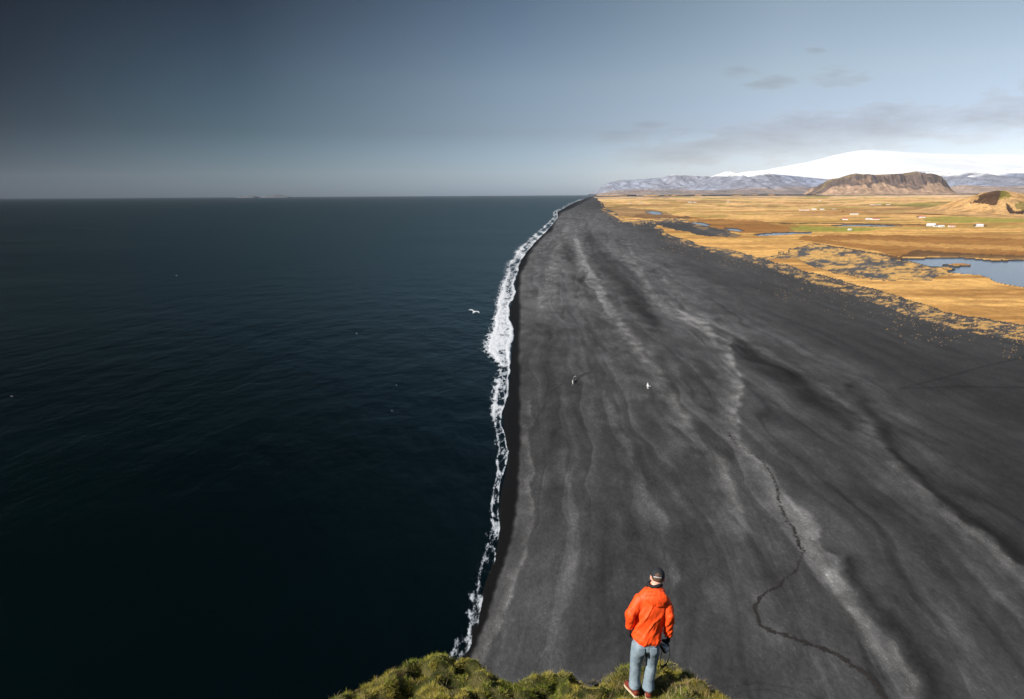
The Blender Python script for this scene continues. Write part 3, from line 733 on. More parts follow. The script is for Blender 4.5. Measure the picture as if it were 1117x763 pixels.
FARM = [(951.6, 223.4, 4.2, 7, MW, MRP, 'white farmhouse with faded pink roof, left end of the far row below the flat-topped mountain'),
        (955.6, 223.3, 3, 5, MW, MRP, 'small pink-roofed shed second from left in the far row below the flat-topped mountain'),
        (959.6, 223.1, 3.4, 4.5, MW, MRW, 'low white shed third from left in the far row below the flat-topped mountain'),
        (969, 223.3, 4.6, 7, MW, MRP, 'white farmhouse alone at the right end of the far row below the flat-topped mountain'),
        (874.6, 229.4, 5.2, 8, MW, MRP, 'white barn with pinkish roof at left of the farm beside the dark field edge'),
        (880.6, 229.4, 5, 7.5, MW, MRP, 'white barn touching the leftmost barn of its farm'),
        (888, 228.6, 5.2, 7, MW, MRW, 'all-white farmhouse in the middle of the left farm row'),
        (897, 228.5, 4.6, 6, MW, MRW, 'small all-white shed at right of the left farm row'),
        (910, 228.0, 4, 4, MWP, MRG, 'faint pale shed beyond the green field corner'),
        (932, 234, 9, 5.5, MWP, MRW, 'long low cream barn with white roof in the middle of the plain'),
        (921.8, 239.6, 6.4, 8, MW, MRR, 'short white farmhouse with dark red roof just above the green strip'),
        (948, 239.4, 7, 5.5, MW, MRW, 'long white barn left of the red-roofed one above the thin river'),
        (955.6, 239.4, 8, 6.5, MW, MRR, 'long white barn with red roof above the thin river'),
        (927.6, 251, 2.4, 4.5, MW, MRW, 'tiny white hut on the green strip beside the river'),
        (1005.5, 237.2, 8, 8, MW, MRR, 'white farmhouse with dark red roof beside dark trees left of the hill'),
        (1016, 246.6, 9, 9, MW, MRW, 'largest white barn of the farm in front of the hill'),
        (1021.5, 247.2, 5, 5.5, MW, MRG, 'white shed with grey roof between the largest barn and its right neighbour'),
        (1027.6, 247.6, 6, 6, MW, MRW, 'low all-white barn right of the largest barn'),
        (1038.8, 247.6, 7, 6, MWP, MRP, 'cream barn with pinkish roof in the farm in front of the hill'),
        (1069, 247.2, 7.6, 8.5, MW, MRW, 'white farmhouse beside a dark tree at the foot of the hill'),
        (752.6, 220.6, 4.5, 6, MW, MRW, 'white farmhouse at left of the distant pair near the left mountains'),
        (757.8, 220.6, 4, 5, MW, MRW, 'lower white barn at right of the distant pair near the left mountains'),
        (794.4, 220.2, 2.6, 5, MW, MRW, 'lone tiny white house on the far plain'),
        (687, 221.6, 3, 5, MW, MRG, 'leftmost white farmhouse close behind the far beach'),
        (699, 221.4, 3.4, 5, MW, MRG, 'pale farmhouse second from left behind the far beach'),
        (894, 218.8, 2.4, 5, MW, MRW, 'tiny white house far off under the flat-topped mountain')]
for a in FARM: farmhouse(*a, G)

# small dark trees beside the farms
ML = simple_mat('dark_foliage', (.055, .060, .025), .9, .3, .5)
MB = simple_mat('bark', (.10, .07, .05), .9, .2, 3)
def leaf_cloud(n, rx, ry, rz, cz, size):
    V_ = []; F_ = []
    cl = [(random.gauss(0, .45) * rx, random.gauss(0, .45) * ry, cz + random.gauss(0, .4) * rz) for _ in range(9)]
    for i in range(n):
        c0 = random.choice(cl); c_ = [c0[k] + random.gauss(0, .28) * (rx, ry, rz)[k] for k in range(3)]
        a = Vector((random.gauss(0, 1), random.gauss(0, 1), random.gauss(0, 1))).normalized() * size
        b_ = a.orthogonal().normalized() * size * random.uniform(.5, 1)
        k = len(V_); c_ = Vector(c_); V_ += [c_ - a, c_ + b_, c_ + a, c_ - b_]; F_.append((k, k + 1, k + 2, k + 3))
    return V_, F_
for px, py, hm, wm, lab in ((1001, 237.6, 9, 12, 'dark tree clump left of the red-roofed farmhouse near the hill'), (1062.8, 247.4, 9, 10, 'dark tree left of the white farmhouse at the foot of the hill'),
                            (1075, 247.2, 5, 8, 'low dark bush right of the white farmhouse at the foot of the hill'), (919.2, 231.2, 7, 8, 'small dark tree left of the long cream barn'),
                            (1051, 224.0, 8, 10, 'dark bush on the far green field left of the hill crag'), (915, 229.2, 6, 9, 'dark bush above the long cream barn'), (1045.5, 232, 8, 8, 'lone dark bush on the lower slope left of the hill'),
                            (917.6, 240.3, 5, 6, 'dark bush left of the short red-roofed farmhouse')):
    p = ground_pt(px, py + .4); t = empty('tree', (p.x, p.y, float(hgt(p.x, p.y)))); tag(t, lab, 'tree', 'dark trees by the farms')
    V_, F_ = leaf_cloud(260, wm * .5, wm * .4, hm * .35, hm * .6, .7)
    me = bpy.data.meshes.new('crown'); me.from_pydata(V_, [], F_); link('crown', me, ML, t)
    bm = bmesh.new(); bmesh.ops.create_cone(bm, segments=8, radius1=.35, radius2=.15, depth=hm * .6, matrix=Matrix.Translation((0, 0, hm * .3)), cap_ends=True)
    bm_obj('trunk', bm, MB, t)

# ------------------------------------------------------------------ dune tufts on the sand edge, seaweed line
def tufts(name, pts, sizes, mat, label, cat, blades=7):
    V_ = []; F_ = []; 
    for (x, y, z), s_ in zip(pts, sizes):
        for k in range(blades):
            a = random.uniform(0, 6.28); r = random.uniform(0, .5) * s_; w_ = random.uniform(.25, .45) * s_; h_ = random.uniform(.25, .5) * s_
            cx_, cy_ = x + math.cos(a) * r, y + math.sin(a) * r; b_ = random.uniform(0, 6.28)
            n = len(V_)
            ex, ey = math.cos(b_) * w_, math.sin(b_) * w_
            V_ += [(cx_ - ex, cy_ - ey, z - .05), (cx_ + ex, cy_ + ey, z - .05), (cx_ - ey * .8, cy_ + ex * .8, z - .05), (cx_ + ey * .8, cy_ - ex * .8, z - .05), (cx_, cy_, z + h_ * .6)]
            F_ += [(n, n + 3, n + 4), (n + 3, n + 1, n + 4), (n + 1, n + 2, n + 4), (n + 2, n, n + 4)]
    me = mesh_np(name, V_, F_, False); o = link(name, me, mat); tag(o, label, cat, kind='stuff'); return o
MT = simple_mat('dune_grass', (.50, .29, .09), .95, .25, .2)
pts = []; sz = []
edge = [(716, 247), (728, 256), (761, 267), (790, 271.5), (823, 279.5), (846, 287), (870, 294), (878, 297), (908, 304), (950, 316), (991, 329), (1032, 341), (1073, 349), (1117, 356), (1170, 368)]
ea = np.array(edge, float)
for k in range(3000):
    x = random.uniform(716, 1165); y = np.interp(x, ea[:, 0], ea[:, 1])
    cl = float(vnoise(x / 12., k % 7 * .1, 5))
    y = y + random.expovariate(1 / (1.6 + 2.6 * cl)) * (1 + (y - 240) / 70) - 1
    if float(fbm(np.array(x / 10.), np.array(y / 3.), 3, 8)) < .46: continue
    p = ground_pt(x, y); pts.append((p.x, p.y, float(hgt(p.x, p.y)))); sz.append(random.uniform(.35, 1.0) * (.6 + p.y / 1100))
for k in range(800):      # lone tufts further out on the sand
    x = random.uniform(830, 1165); y = np.interp(x, ea[:, 0], ea[:, 1]) + random.uniform(3, 38)
    if float(fbm(np.array(x / 22.), np.array(y / 7.), 3, 18)) < .52: continue
    p = ground_pt(x, y); pts.append((p.x, p.y, float(hgt(p.x, p.y)))); sz.append(random.uniform(.3, .9))
for k in range(600):
    x = random.uniform(835, 1035); y = random.uniform(266, 306)
    if not inpoly(np.array([x]), np.array([y]), HOLE2)[0] or float(fbm(np.array(x / 14.), np.array(y / 4.), 3, 28)) < .50: continue
    p = ground_pt(x, y); pts.append((p.x, p.y, float(hgt(p.x, p.y)))); sz.append(random.uniform(.5, 1.8))
for k in range(900):      # north strip edge near the far beach
    x = random.uniform(655, 760); y = np.interp(x, [655, 676, 695, 722, 760], [228, 238, 241.5, 238.5, 240]) + random.expovariate(1 / 1.3) - .5
    p = ground_pt(x, y); pts.append((p.x, p.y, float(hgt(p.x, p.y)))); sz.append(random.uniform(2, 5))
tufts('dune_grass', pts, sz, MT, 'ragged tufts of golden grass creeping onto the black sand', 'grass')
MSW = simple_mat('seaweed', (.008, .006, .0055), .9, .3, 5)
WR = [(790, 462), (800, 480), (807, 488), (820, 496), (831, 503), (842, 523), (850, 540), (852, 552), (858, 565), (865, 575), (872, 590), (875, 602), (869, 620), (851, 638), (836, 646), (828, 653), (822, 663), (826, 676), (832, 684), (842, 689), (854, 692), (880, 702), (905, 710), (920, 718), (935, 728), (947, 736), (958, 750), (968, 770)]
wa = np.array(WR, float); cum = np.concatenate([[0], np.cumsum(np.hypot(*np.diff(wa, axis=0).T))])
pts = []; sz = []
for k in range(2600):
    t = random.random() ** .8 * cum[-1]
    dens_ = fbm(np.array(t / 9.), np.array(0.), 3, 91)
    if dens_ < .43 and random.random() < .5: continue
    x = np.interp(t, cum, wa[:, 0]); y = np.interp(t, cum, wa[:, 1])
    j = (float(vnoise(t / 7., 3.)) - .5) * 5
    x += j + random.gauss(0, .9 + .9 * (y > 690)); y += random.gauss(0, .7)
    p = ground_pt(x, y); pts.append((p.x, p.y, float(hgt(p.x, p.y)))); sz.append(random.uniform(.3, .85))
for seg_ in ([(650, 386), (658, 398), (660, 415)], [(718, 505), (726, 520), (724, 548), (730, 570)], [(757, 430), (770, 440), (776, 455)], [(1080, 575), (1105, 590), (1117, 600)], [(1040, 600), (1117, 640)]):
    sa = np.array(seg_, float)
    for k in range(70):
        t = random.random() * (len(seg_) - 1)
        x = np.interp(t, range(len(seg_)), sa[:, 0]) + random.gauss(0, .8); y = np.interp(t, range(len(seg_)), sa[:, 1]) + random.gauss(0, .8)
        p = ground_pt(x, y); pts.append((p.x, p.y, float(hgt(p.x, p.y)))); sz.append(random.uniform(.15, .4))
tufts('seaweed', pts, sz, MSW, 'thin winding line of dark seaweed washed up across the sand', 'seaweed', 4)

# ------------------------------------------------------------------ headland under the photographer and the walker
ZG = 103.88
SIL = [(330, 790), (362, 765), (375, 753), (390, 746), (410, 739), (425, 729), (440, 723), (455, 717), (470, 712), (480, 711.5), (490, 716), (505, 716), (520, 719), (531, 729), (546, 735), (562, 738), (573, 731),
       (590, 734), (620, 731), (650, 728), (680, 727), (700, 725), (722, 722), (740, 724), (753, 730), (763, 740), (771, 749), (786, 755), (800, 764), (830, 790)]
EP = np.array([tuple(atZ(x, y - 2, ZG)) for x, y in SIL])
def edgeY(X):
    X = np.asarray(X, float)
    e = np.interp(X, EP[:, 0], EP[:, 1])
    e = np.where(X < EP[0, 0], EP[0, 1] - (EP[0, 0] - X) * .9, e)
    e = np.where(X > EP[-1, 0], EP[-1, 1] - (X - EP[-1, 0]) * 1.0, e)
    return np.maximum(e, -6.)
FL_ = atZ(692.2, 758.5, ZG); FR_ = atZ(707, 761, ZG)      # where the boots stand
def topz(X, Y):
    X = np.asarray(X, float); Y = np.asarray(Y, float)
    b = np.interp(Y, [-8, 0, 3, 6, 6.9, 7.35, 9], [108.8, 108.3, 106.6, 104.35, 103.98, 103.86, 103.80])
    h1 = np.abs(fbm(X / .62, Y / .5, 3, 201) - .5) * 2
    h2 = fbm(X / .22, Y / .22, 3, 207) - .5
    lump = (.5 - h1) * .36 + h2 * .12
    v = fbm(X / .34, Y / .34, 2, 211)
    lump = lump - .22 * sstep(.60, .74, v)
    dist = np.minimum(np.hypot(X - FL_.x, Y - FL_.y - .1), np.hypot(X - FR_.x, Y - FR_.y - .1))
    lump = lump * sstep(.16, .45, dist)
    z = b + lump
    z = z * sstep(.0, .30, dist) + (1 - sstep(.0, .30, dist)) * (ZG - .01)
    dE = edgeY(X) - Y
    z = z - .20 * np.clip(1 - dE / .45, 0, 1) ** 2
    return z
xs = np.concatenate([np.linspace(-40, -3.2, 30)[:-1], np.arange(-3.2, 4.2, .022), np.linspace(4.2, 40, 30)[1:]])
f1 = np.concatenate([np.linspace(0, .55, 25)[:-1], np.linspace(.55, 1, 120)])
XX = np.tile(xs, (len(f1), 1)); Ee = edgeY(XX)
YY = -8 + (Ee + 8) * f1[:, None]
ZZ = topz(XX, YY)
off = np.array([.02, .05, .09, .15, .25, .4, .6, .9, 1.3, 1.8, 2.6, 3.6, 5, 7, 10, 14, 19, 25])
drp = np.array([.02, .06, .14, .30, .6, 1.0, 1.6, 2.6, 4, 6, 10, 16, 24, 36, 52, 70, 90, 108])
XB = np.tile(xs, (len(off), 1)); YB = edgeY(XB) + off[:, None] * (1 + .5 * (fbm(XB / 2., off[:, None] * np.ones_like(XB), 3, 215) - .5))
ZB = topz(XB, edgeY(XB)) - drp[:, None] * (1 + .3 * (fbm(XB / 3., off[:, None] / 3 * np.ones_like(XB), 3, 217) - .5))
V = np.stack([np.vstack([XX, XB]), np.vstack([YY, YB]), np.vstack([ZZ, ZB])], -1).reshape(-1, 3)
m = NT('cliff_turf'); p = m.pos()
n = m.noise(p, 5., 6, .7); n2_ = m.noise(p, 22., 4, .7)
tc1 = m.mix(m.mr(n, .38, .62, 0, 1, True), (.025, .034, .008), (.085, .075, .028))
tc1 = m.mix(m.mr(n2_, .55, .7, 0, .5), tc1, (.05, .032, .02))
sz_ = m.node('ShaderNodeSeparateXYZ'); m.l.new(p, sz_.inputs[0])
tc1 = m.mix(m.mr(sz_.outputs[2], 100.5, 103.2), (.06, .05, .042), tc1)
m.bsdf(tc1, .95, m.bump(n2_, .8, .03), Specular_IOR_Level=.1)
cliff = link('headland', mesh_np('headland', V, grid_faces(len(f1) + len(off), len(xs))), m.m)
tag(cliff, 'hummocky turf edge of the headland that the man stands on', 'headland', kind='structure')

# turf grass: blades and straw
def blades(name, n, region, hmin, hmax, wdt, cols, lean, seed, mat, label, dens=None):
    r = np.random.default_rng(seed)
    X = r.uniform(region[0], region[1], n); E_ = edgeY(X); Y = E_ + r.uniform(region[2], .05, n)
    if dens is not None:
        k = dens(X, Y) > r.random(n); X, Y = X[k], Y[k]
    n = len(X); Z_ = topz(X, Y) - .01
    d = .02; nx = -(topz(X + d, Y) - topz(X - d, Y)) / (2 * d); ny = -(topz(X, Y + d) - topz(X, Y - d)) / (2 * d)
    tl = fbm(X / .10, Y / .10, 2, seed)            # tuft height
    hh_ = (hmin + (hmax - hmin) * r.random(n) ** 1.5) * (.35 + 1.3 * sstep(.3, .7, tl))
    ang = r.uniform(0, 6.283, n) ; fl = fbm(X / .3, Y / .3, 2, seed + 5) * 12
    lx_ = np.cos(ang) * lean * r.random(n) + nx * .45 + np.cos(fl) * lean * .5; ly_ = np.sin(ang) * lean * r.random(n) + ny * .45 + np.sin(fl) * lean * .5
    lz = np.ones(n); L = np.sqrt(lx_ ** 2 + ly_ ** 2 + 1); D = np.stack([lx_, ly_, lz], -1) / L[:, None]
    wa_ = r.uniform(0, 6.283, n); Wv = np.stack([np.cos(wa_), np.sin(wa_), 0 * wa_], -1) * (wdt * r.uniform(.6, 1.3, n))[:, None]
    B = np.stack([X, Y, Z_], -1); Mi = B + D * (hh_ * .55)[:, None]; T = B + D * hh_[:, None]; T[:, 2] -= hh_ * .15 * lean
    T[:, :2] += D[:, :2] * (hh_ * .3)[:, None]
    V = np.stack([B - Wv, B + Wv, Mi + Wv * .7, Mi - Wv * .7, T], 1).reshape(-1, 3)
    i = np.arange(n) * 5
    Fq = np.concatenate([np.stack([i, i + 1, i + 2], -1), np.stack([i, i + 2, i + 3], -1), np.stack([i + 3, i + 2, i + 4], -1)])
    cn = fbm(X / .28, Y / .28, 3, seed + 9); c = np.array(cols)
    t1 = sstep(.42, .60, cn + r.normal(0, .05, n))[:, None]
    cc = c[0] * (1 - t1) + c[1] * t1
    st = (r.random(n) < .16)[:, None]; cc = np.where(st, c[2], cc) * r.uniform(.7, 1.25, n)[:, None]
    cc = np.repeat(cc, 5, 0)
    o = link(name, mesh_np(name, V, Fq, False, cc), mat); tag(o, label, 'grass', kind='stuff'); return o
m = NT('grass_blade'); c = m.attr('Col')
b = m.bsdf(c, .75, None, Specular_IOR_Level=.2)
tl_ = m.node('ShaderNodeBsdfTranslucent'); m.l.new(c, tl_.inputs[0]); mx = m.node('ShaderNodeMixShader'); mx.inputs[0].default_value = .2
m.l.new(b.outputs[0], mx.inputs[1]); m.l.new(tl_.outputs[0], mx.inputs[2]); m.l.new(mx.outputs[0], m.out.inputs[0]); MBL = m.m
keep_feet = lambda X, Y: sstep(.05, .13, np.minimum(np.hypot(X - FL_.x, Y - FL_.y - .08), np.hypot(X - FR_.x, Y - FR_.y - .08))) * 1.0
strawden = lambda X, Y: (sstep(.52, .64, fbm(X / .35, Y / .35, 3, 231)) * .55 + np.exp(-(((X - FR_.x - .33) / .30) ** 2 + ((Y - FR_.y - .10) / .32) ** 2)) * 1.) * keep_feet(X, Y)
blades('turf_grass', 210000, (-3.1, 3.3, -1.75), .018, .055, .0021, [(.150, .180, .018), (.34, .29, .045), (.50, .41, .18)], .7, 3, MBL, 'short mossy green grass covering the hummocks of the headland edge', keep_feet)
blades('dry_straw', 20000, (-2.9, 3.1, -1.5), .04, .11, .0024, [(.36, .27, .14), (.24, .15, .07), (.50, .40, .24)], 1.3, 5, MBL, 'pale dry straw tangled in clumps on the headland turf', strawden)

# ------------------------------------------------------------------ soft-body helpers
def tube(bm, pts, radii, ref=(1, 0, 0), n=20, sub=4):
    """closed tube through pts; radii scalar or (a along ref, b across)"""
    P = [Vector(p) for p in pts]; r = [(q, q) if not isinstance(q, (tuple, list)) else tuple(q) for q in radii]
    if len(P) > 2 and sub > 1:
        PP, RR = [], []
        for i in range(len(P) - 1):
            p0, p1, p2, p3 = P[max(i - 1, 0)], P[i], P[i + 1], P[min(i + 2, len(P) - 1)]
            r0, r1, r2, r3 = r[max(i - 1, 0)], r[i], r[i + 1], r[min(i + 2, len(P) - 1)]
            for k in range(sub):
                t = k / sub
                cr = lambda a, b, c, d: .5 * ((2 * b) + (-a + c) * t + (2 * a - 5 * b + 4 * c - d) * t * t + (-a + 3 * b - 3 * c + d) * t ** 3)
                PP.append(Vector([cr(p0[j], p1[j], p2[j], p3[j]) for j in range(3)]))
                RR.append((max(cr(r0[0], r1[0], r2[0], r3[0]), .001), max(cr(r0[1], r1[1], r2[1], r3[1]), .001)))
        PP.append(P[-1]); RR.append(r[-1]); P, r = PP, RR
    ref = Vector(ref).normalized(); rings = []
    def ring(c, t, a, b):
        u = ref - t * ref.dot(t)
        if u.length < .05: u = t.orthogonal()
        u.normalize(); v = t.cross(u)
        return [bm.verts.new(c + u * (a * math.cos(2 * math.pi * k / n)) + v * (b * math.sin(2 * math.pi * k / n))) for k in range(n)]
    T = []
    for i in range(len(P)):
        t = (P[min(i + 1, len(P) - 1)] - P[max(i - 1, 0)]).normalized(); T.append(t)
    for (s_, q) in ((.85, .45), (.5, .85)):    # rounded start
        rings.append(ring(P[0] - T[0] * min(r[0]) * s_ * .6, T[0], r[0][0] * q, r[0][1] * q))
    for i in range(len(P)): rings.append(ring(P[i], T[i], *r[i]))
    for (s_, q) in ((.5, .85), (.85, .45)):
        rings.append(ring(P[-1] + T[-1] * min(r[-1]) * s_ * .6, T[-1], r[-1][0] * q, r[-1][1] * q))
    for a, b in zip(rings[:-1], rings[1:]):
        for k in range(n): bm.faces.new((a[k], a[(k + 1) % n], b[(k + 1) % n], b[k]))
    bm.faces.new(rings[0][::-1]); bm.faces.new(rings[-1])
def blob(bm, c, r, rot=None, seg=20):
    res = bmesh.ops.create_uvsphere(bm, u_segments=seg, v_segments=seg // 2 + 2, radius=1)
    Mt = Matrix.Translation(Vector(c)) @ (rot.to_4x4() if rot else Matrix()) @ Matrix.Diagonal((r[0], r[1], r[2], 1))
    for v in res['verts']: v.co = Mt @ v.co
def fuse(bm, voxel, smooth=3):
    """one continuous skin over overlapping closed shapes"""
    bmesh.ops.recalc_face_normals(bm, faces=bm.faces)
    me = bpy.data.meshes.new('tmp'); bm.to_mesh(me); bm.free()
    o = bpy.data.objects.new('tmp', me); COL.objects.link(o)
    md = o.modifiers.new('r', 'REMESH'); md.mode = 'VOXEL'; md.voxel_size = voxel; md.use_smooth_shade = True
    if smooth:
        ms = o.modifiers.new('s', 'SMOOTH'); ms.factor = .5; ms.iterations = smooth
    dg = bpy.context.evaluated_depsgraph_get(); dg.update()
    out = bpy.data.meshes.new_from_object(o.evaluated_get(dg))
    bpy.data.objects.remove(o); bpy.data.meshes.remove(me)
    for p in out.polygons: p.use_smooth = True
    return out
def displace(me, fn):
    n = len(me.vertices); c = np.zeros(n * 3, np.float32); me.vertices.foreach_get('co', c); c = c.reshape(-1, 3)
    nn_ = np.zeros(n * 3, np.float32); me.vertices.foreach_get('normal', nn_); nn_ = nn_.reshape(-1, 3)
    c = c + nn_ * fn(c, nn_)[:, None]; me.vertices.foreach_set('co', c.astype(np.float32).ravel()); me.update()

# ------------------------------------------------------------------ the walker
Y0 = (FL_.y + FR_.y) / 2
BASE = Vector(((FL_.x + FR_.x) / 2, Y0, ZG))
def J(px, py, dy=0.): return atY(px, py, Y0 + dy) - BASE
hemC, waiC, cheC, shoC, nekC = J(705.6, 695.5, .0), J(706.8, 686, .015), J(709.5, 666, .03), J(711.5, 653, .03), J(714, 642.5, .055)
shL, elL, wrL = J(698.8, 654.5, .02), J(688.6, 670.5, -.04), J(686.4, 683, .04)
shR, elR, wrR = J(724.5, 656.5, .02), J(729.6, 673, -.04), J(729.4, 690.5, .05)
hipL, knL, anL = J(696.5, 705, .0), J(693.5, 723, .03), J(691, 748.5, .0)
hipR, knR, anR = J(711.5, 705, .0), J(710.8, 723, .035), J(708, 750, .0)
anL.y = FL_.y - BASE.y + .03; anR.y = FR_.y - BASE.y + .03; anL.z = .150; anR.z = .150; anL.x = FL_.x - BASE.x; anR.x = FR_.x - BASE.x
headC = J(717.4, 630.3, .13)
HM = Matrix.Rotation(R(-14), 3, 'Z') @ Matrix.Rotation(R(-24), 3, 'X') @ Matrix.Rotation(R(3), 3, 'Y')
def hp(x, y, z): return headC + HM @ Vector((x, y, z))
# body: head, neck, torso, arms and legs, one skin
bm = bmesh.new()
blob(bm, hp(0, -.008, .028), (.074, .094, .088), HM); blob(bm, hp(0, .012, -.03), (.062, .076, .085), HM)
blob(bm, hp(0, .055, -.075), (.036, .035, .032), HM)                      # chin
tube(bm, [hp(0, .088, .015), hp(0, .104, -.015), hp(0, .108, -.032)], [.010, .013, .014], n=10)   # nose
blob(bm, hp(0, .084, -.056), (.024, .012, .010), HM)                      # lips
for s_ in (-1, 1):
    blob(bm, hp(s_ * .030, .083, .022), (.022, .012, .009), HM)           # brow
    blob(bm, hp(s_ * .079, -.006, -.010), (.011, .020, .034), HM @ Matrix.Rotation(R(s_ * 16), 3, 'Z'))   # ear
    blob(bm, hp(s_ * .043, .062, -.022), (.024, .024, .022), HM)          # cheek
tube(bm, [nekC + Vector((0, -.02, -.06)), nekC + Vector((0, .0, .03)), hp(0, -.02, -.045)], [.066, .060, .062])
tube(bm, [hemC, waiC, cheC, shoC, nekC], [(.145, .10), (.14, .10), (.155, .11), (.13, .085), (.06, .06)])
for a, b_, c_ in ((shL, elL, wrL), (shR, elR, wrR)):
    tube(bm, [shoC.lerp(a, .6), a, a.lerp(b_, .5), b_, b_.lerp(c_, .4), c_, c_ + (c_ - b_).normalized() * .05], [.055, .055, .048, .040, .039, .027, .026])
for h_, k_, a_ in ((hipL, knL, anL), (hipR, knR, anR)):
    tube(bm, [hemC.lerp(h_, .7) + Vector((0, 0, .03)), h_, h_.lerp(k_, .5), k_, k_.lerp(a_, .35), a_, a_ + Vector((0, 0, -.06))], [.07, .072, .066, .050, .048, .034, .034])
bodyme = fuse(bm, .0075, 2)
m = NT('skin'); p = m.objc()
m.bsdf(m.mix(m.mr(m.noise(p, 30, 4), .35, .65), (.62, .30, .21), (.74, .40, .30)), .5, m.bump(m.noise(p, 220, 3), .15, .002), Subsurface_Weight=.08)
MSKIN = m.m
person = link('person', bodyme, MSKIN); person.location = BASE
tag(person, 'man seen from behind in orange jacket, pale jeans and dark cap on cliff edge', 'person')

# jacket
bm = bmesh.new()
tube(bm, [hemC + Vector((0, 0, -.005)), hemC.lerp(waiC, .6), waiC.lerp(cheC, .4), cheC, cheC.lerp(shoC, .6), shoC + Vector((0, 0, .0)), nekC + Vector((0, -.0, -.012)), nekC + Vector((0, .01, .03))],
     [(.176, .135), (.172, .135), (.174, .138), (.190, .150), (.192, .142), (.180, .120), (.118, .092), (.080, .075)], n=32)
for a, b_, c_, s_ in ((shL, elL, wrL, -1), (shR, elR, wrR, 1)):
    tube(bm, [shoC.lerp(a, .45) + Vector((0, 0, -.015)), a, a.lerp(b_, .5) + Vector((s_ * .004, 0, 0)), b_, b_.lerp(c_, .5), c_ + Vector((0, 0, .0))],
         [(.085, .088), (.078, .080), (.066, .070), (.057, .060), (.053, .055), (.046, .048)], n=24)
jme = fuse(bm, .008, 3)
hz0, sz0 = hemC.z, shoC.z
def wrinkle(c, n):
    x, y, z = c[:, 0], c[:, 1], c[:, 2]
    t = (z - hz0) / (sz0 - hz0)
    a = 1 - np.abs(2 * fbm(x / .15 + z / .24 + y / .2, z / .60 - x / .45, 2, 301) - 1) 
    b = 1 - np.abs(2 * fbm(x / .09 - z / .22, z / .30 + y / .12, 3, 305) - 1)
    c_ = fbm(x / .05 + y / .06, z / .035, 3, 309) - .5
    side = sstep(.15, .22, np.abs(x - (hemC.x * (1 - t) + shoC.x * t)))
    d = (a - .6) * .024 + (np.clip(b, 0, 1) ** 3 - .35) * .016 + c_ * .010 * (side * .9 + .05)
    return d * (.55 + .6 * sstep(1.02, .7, t)) + sstep(.05, .0, t) * .004 * np.sin(x * 60 + y * 40)
displace(jme, wrinkle)
for v in jme.vertices:
    lim = hemC.z - .052 + .006 * math.sin(v.co.x * 37 + v.co.y * 20)
    if v.co.z < lim: v.co.z = lim + (v.co.z - lim) * .08
def fabric(name, col, rough, wscale, bs, var=.08, sheen=0.):
    m = NT(name); p = m.objc()
    n = m.noise(p, 9, 5, .6); wv = m.noise(p, wscale, 3, .7)
    c = m.scalec(m.mix(0., col, col), m.mr(n, .3, .7, 1 - var, 1 + var))
    m.bsdf(c, rough, m.bump(m.math('ADD', m.math('MULTIPLY', m.noise(p, 26, 4, .6), 1.), m.math('MULTIPLY', wv, .3)), bs, .006), Sheen_Weight=sheen, Specular_IOR_Level=.3)
    return m.m
MJ = fabric('orange_shell_fabric', (.90, .082, .012), .55, 300, .5, .05)
jacket = link('jacket', jme, MJ, person)
# hood folded on the back
bm = bmesh.new()
nb_ = nekC + Vector((0, 0, -.01))
arc = [nb_ + Vector((math.sin(a) * .095, -math.cos(a) * .088 + .012, .02 - .035 * abs(math.sin(a)) ** 2)) for a in [R(q) for q in (-110, -80, -50, -20, 10, 40, 70, 100, 120)]]
tube(bm, arc, [(.022, .022), (.028, .030), (.034, .036), (.038, .040), (.038, .040), (.036, .038), (.032, .032), (.026, .026), (.02, .02)], ref=(0, 0, 1), n=16)
pr = nb_ + Vector((.006, -.124, -.050))
blob(bm, pr, (.138, .044, .085), Matrix.Rotation(R(-14), 3, 'X')); blob(bm, pr + Vector((.016, -.006, -.055)), (.092, .040, .052), Matrix.Rotation(R(8), 3, 'Y'))
blob(bm, pr + Vector((-.01, .02, .045)), (.125, .045, .05))
hme = fuse(bm, .007, 3)
displace(hme, lambda c, n: (fbm(c[:, 0] / .05, c[:, 2] / .09 + c[:, 1] / .07, 3, 321) - .5) * .016)
link('hood', hme, MJ, person)
# black collar of the layer beneath
MBK = fabric('black_knit', (.014, .014, .016), .85, 240, .5)
bm = bmesh.new()
q0 = nekC + Vector((0, .018, .050))
tube(bm, [q0 + Vector((math.sin(a) * .073, -math.cos(a) * .073, .006 * math.sin(3 * a) + .012 * math.cos(a))) for a in np.linspace(-math.pi, math.pi * .98, 18)], [.022] * 18, ref=(0, 0, 1), n=10, sub=2)
blob(bm, q0 + Vector((-.082, .0, -.012)), (.032, .028, .020)); blob(bm, q0 + Vector((.084, .01, -.020)), (.024, .03, .028))
link('collar', fuse(bm, .006, 2), MBK, person)
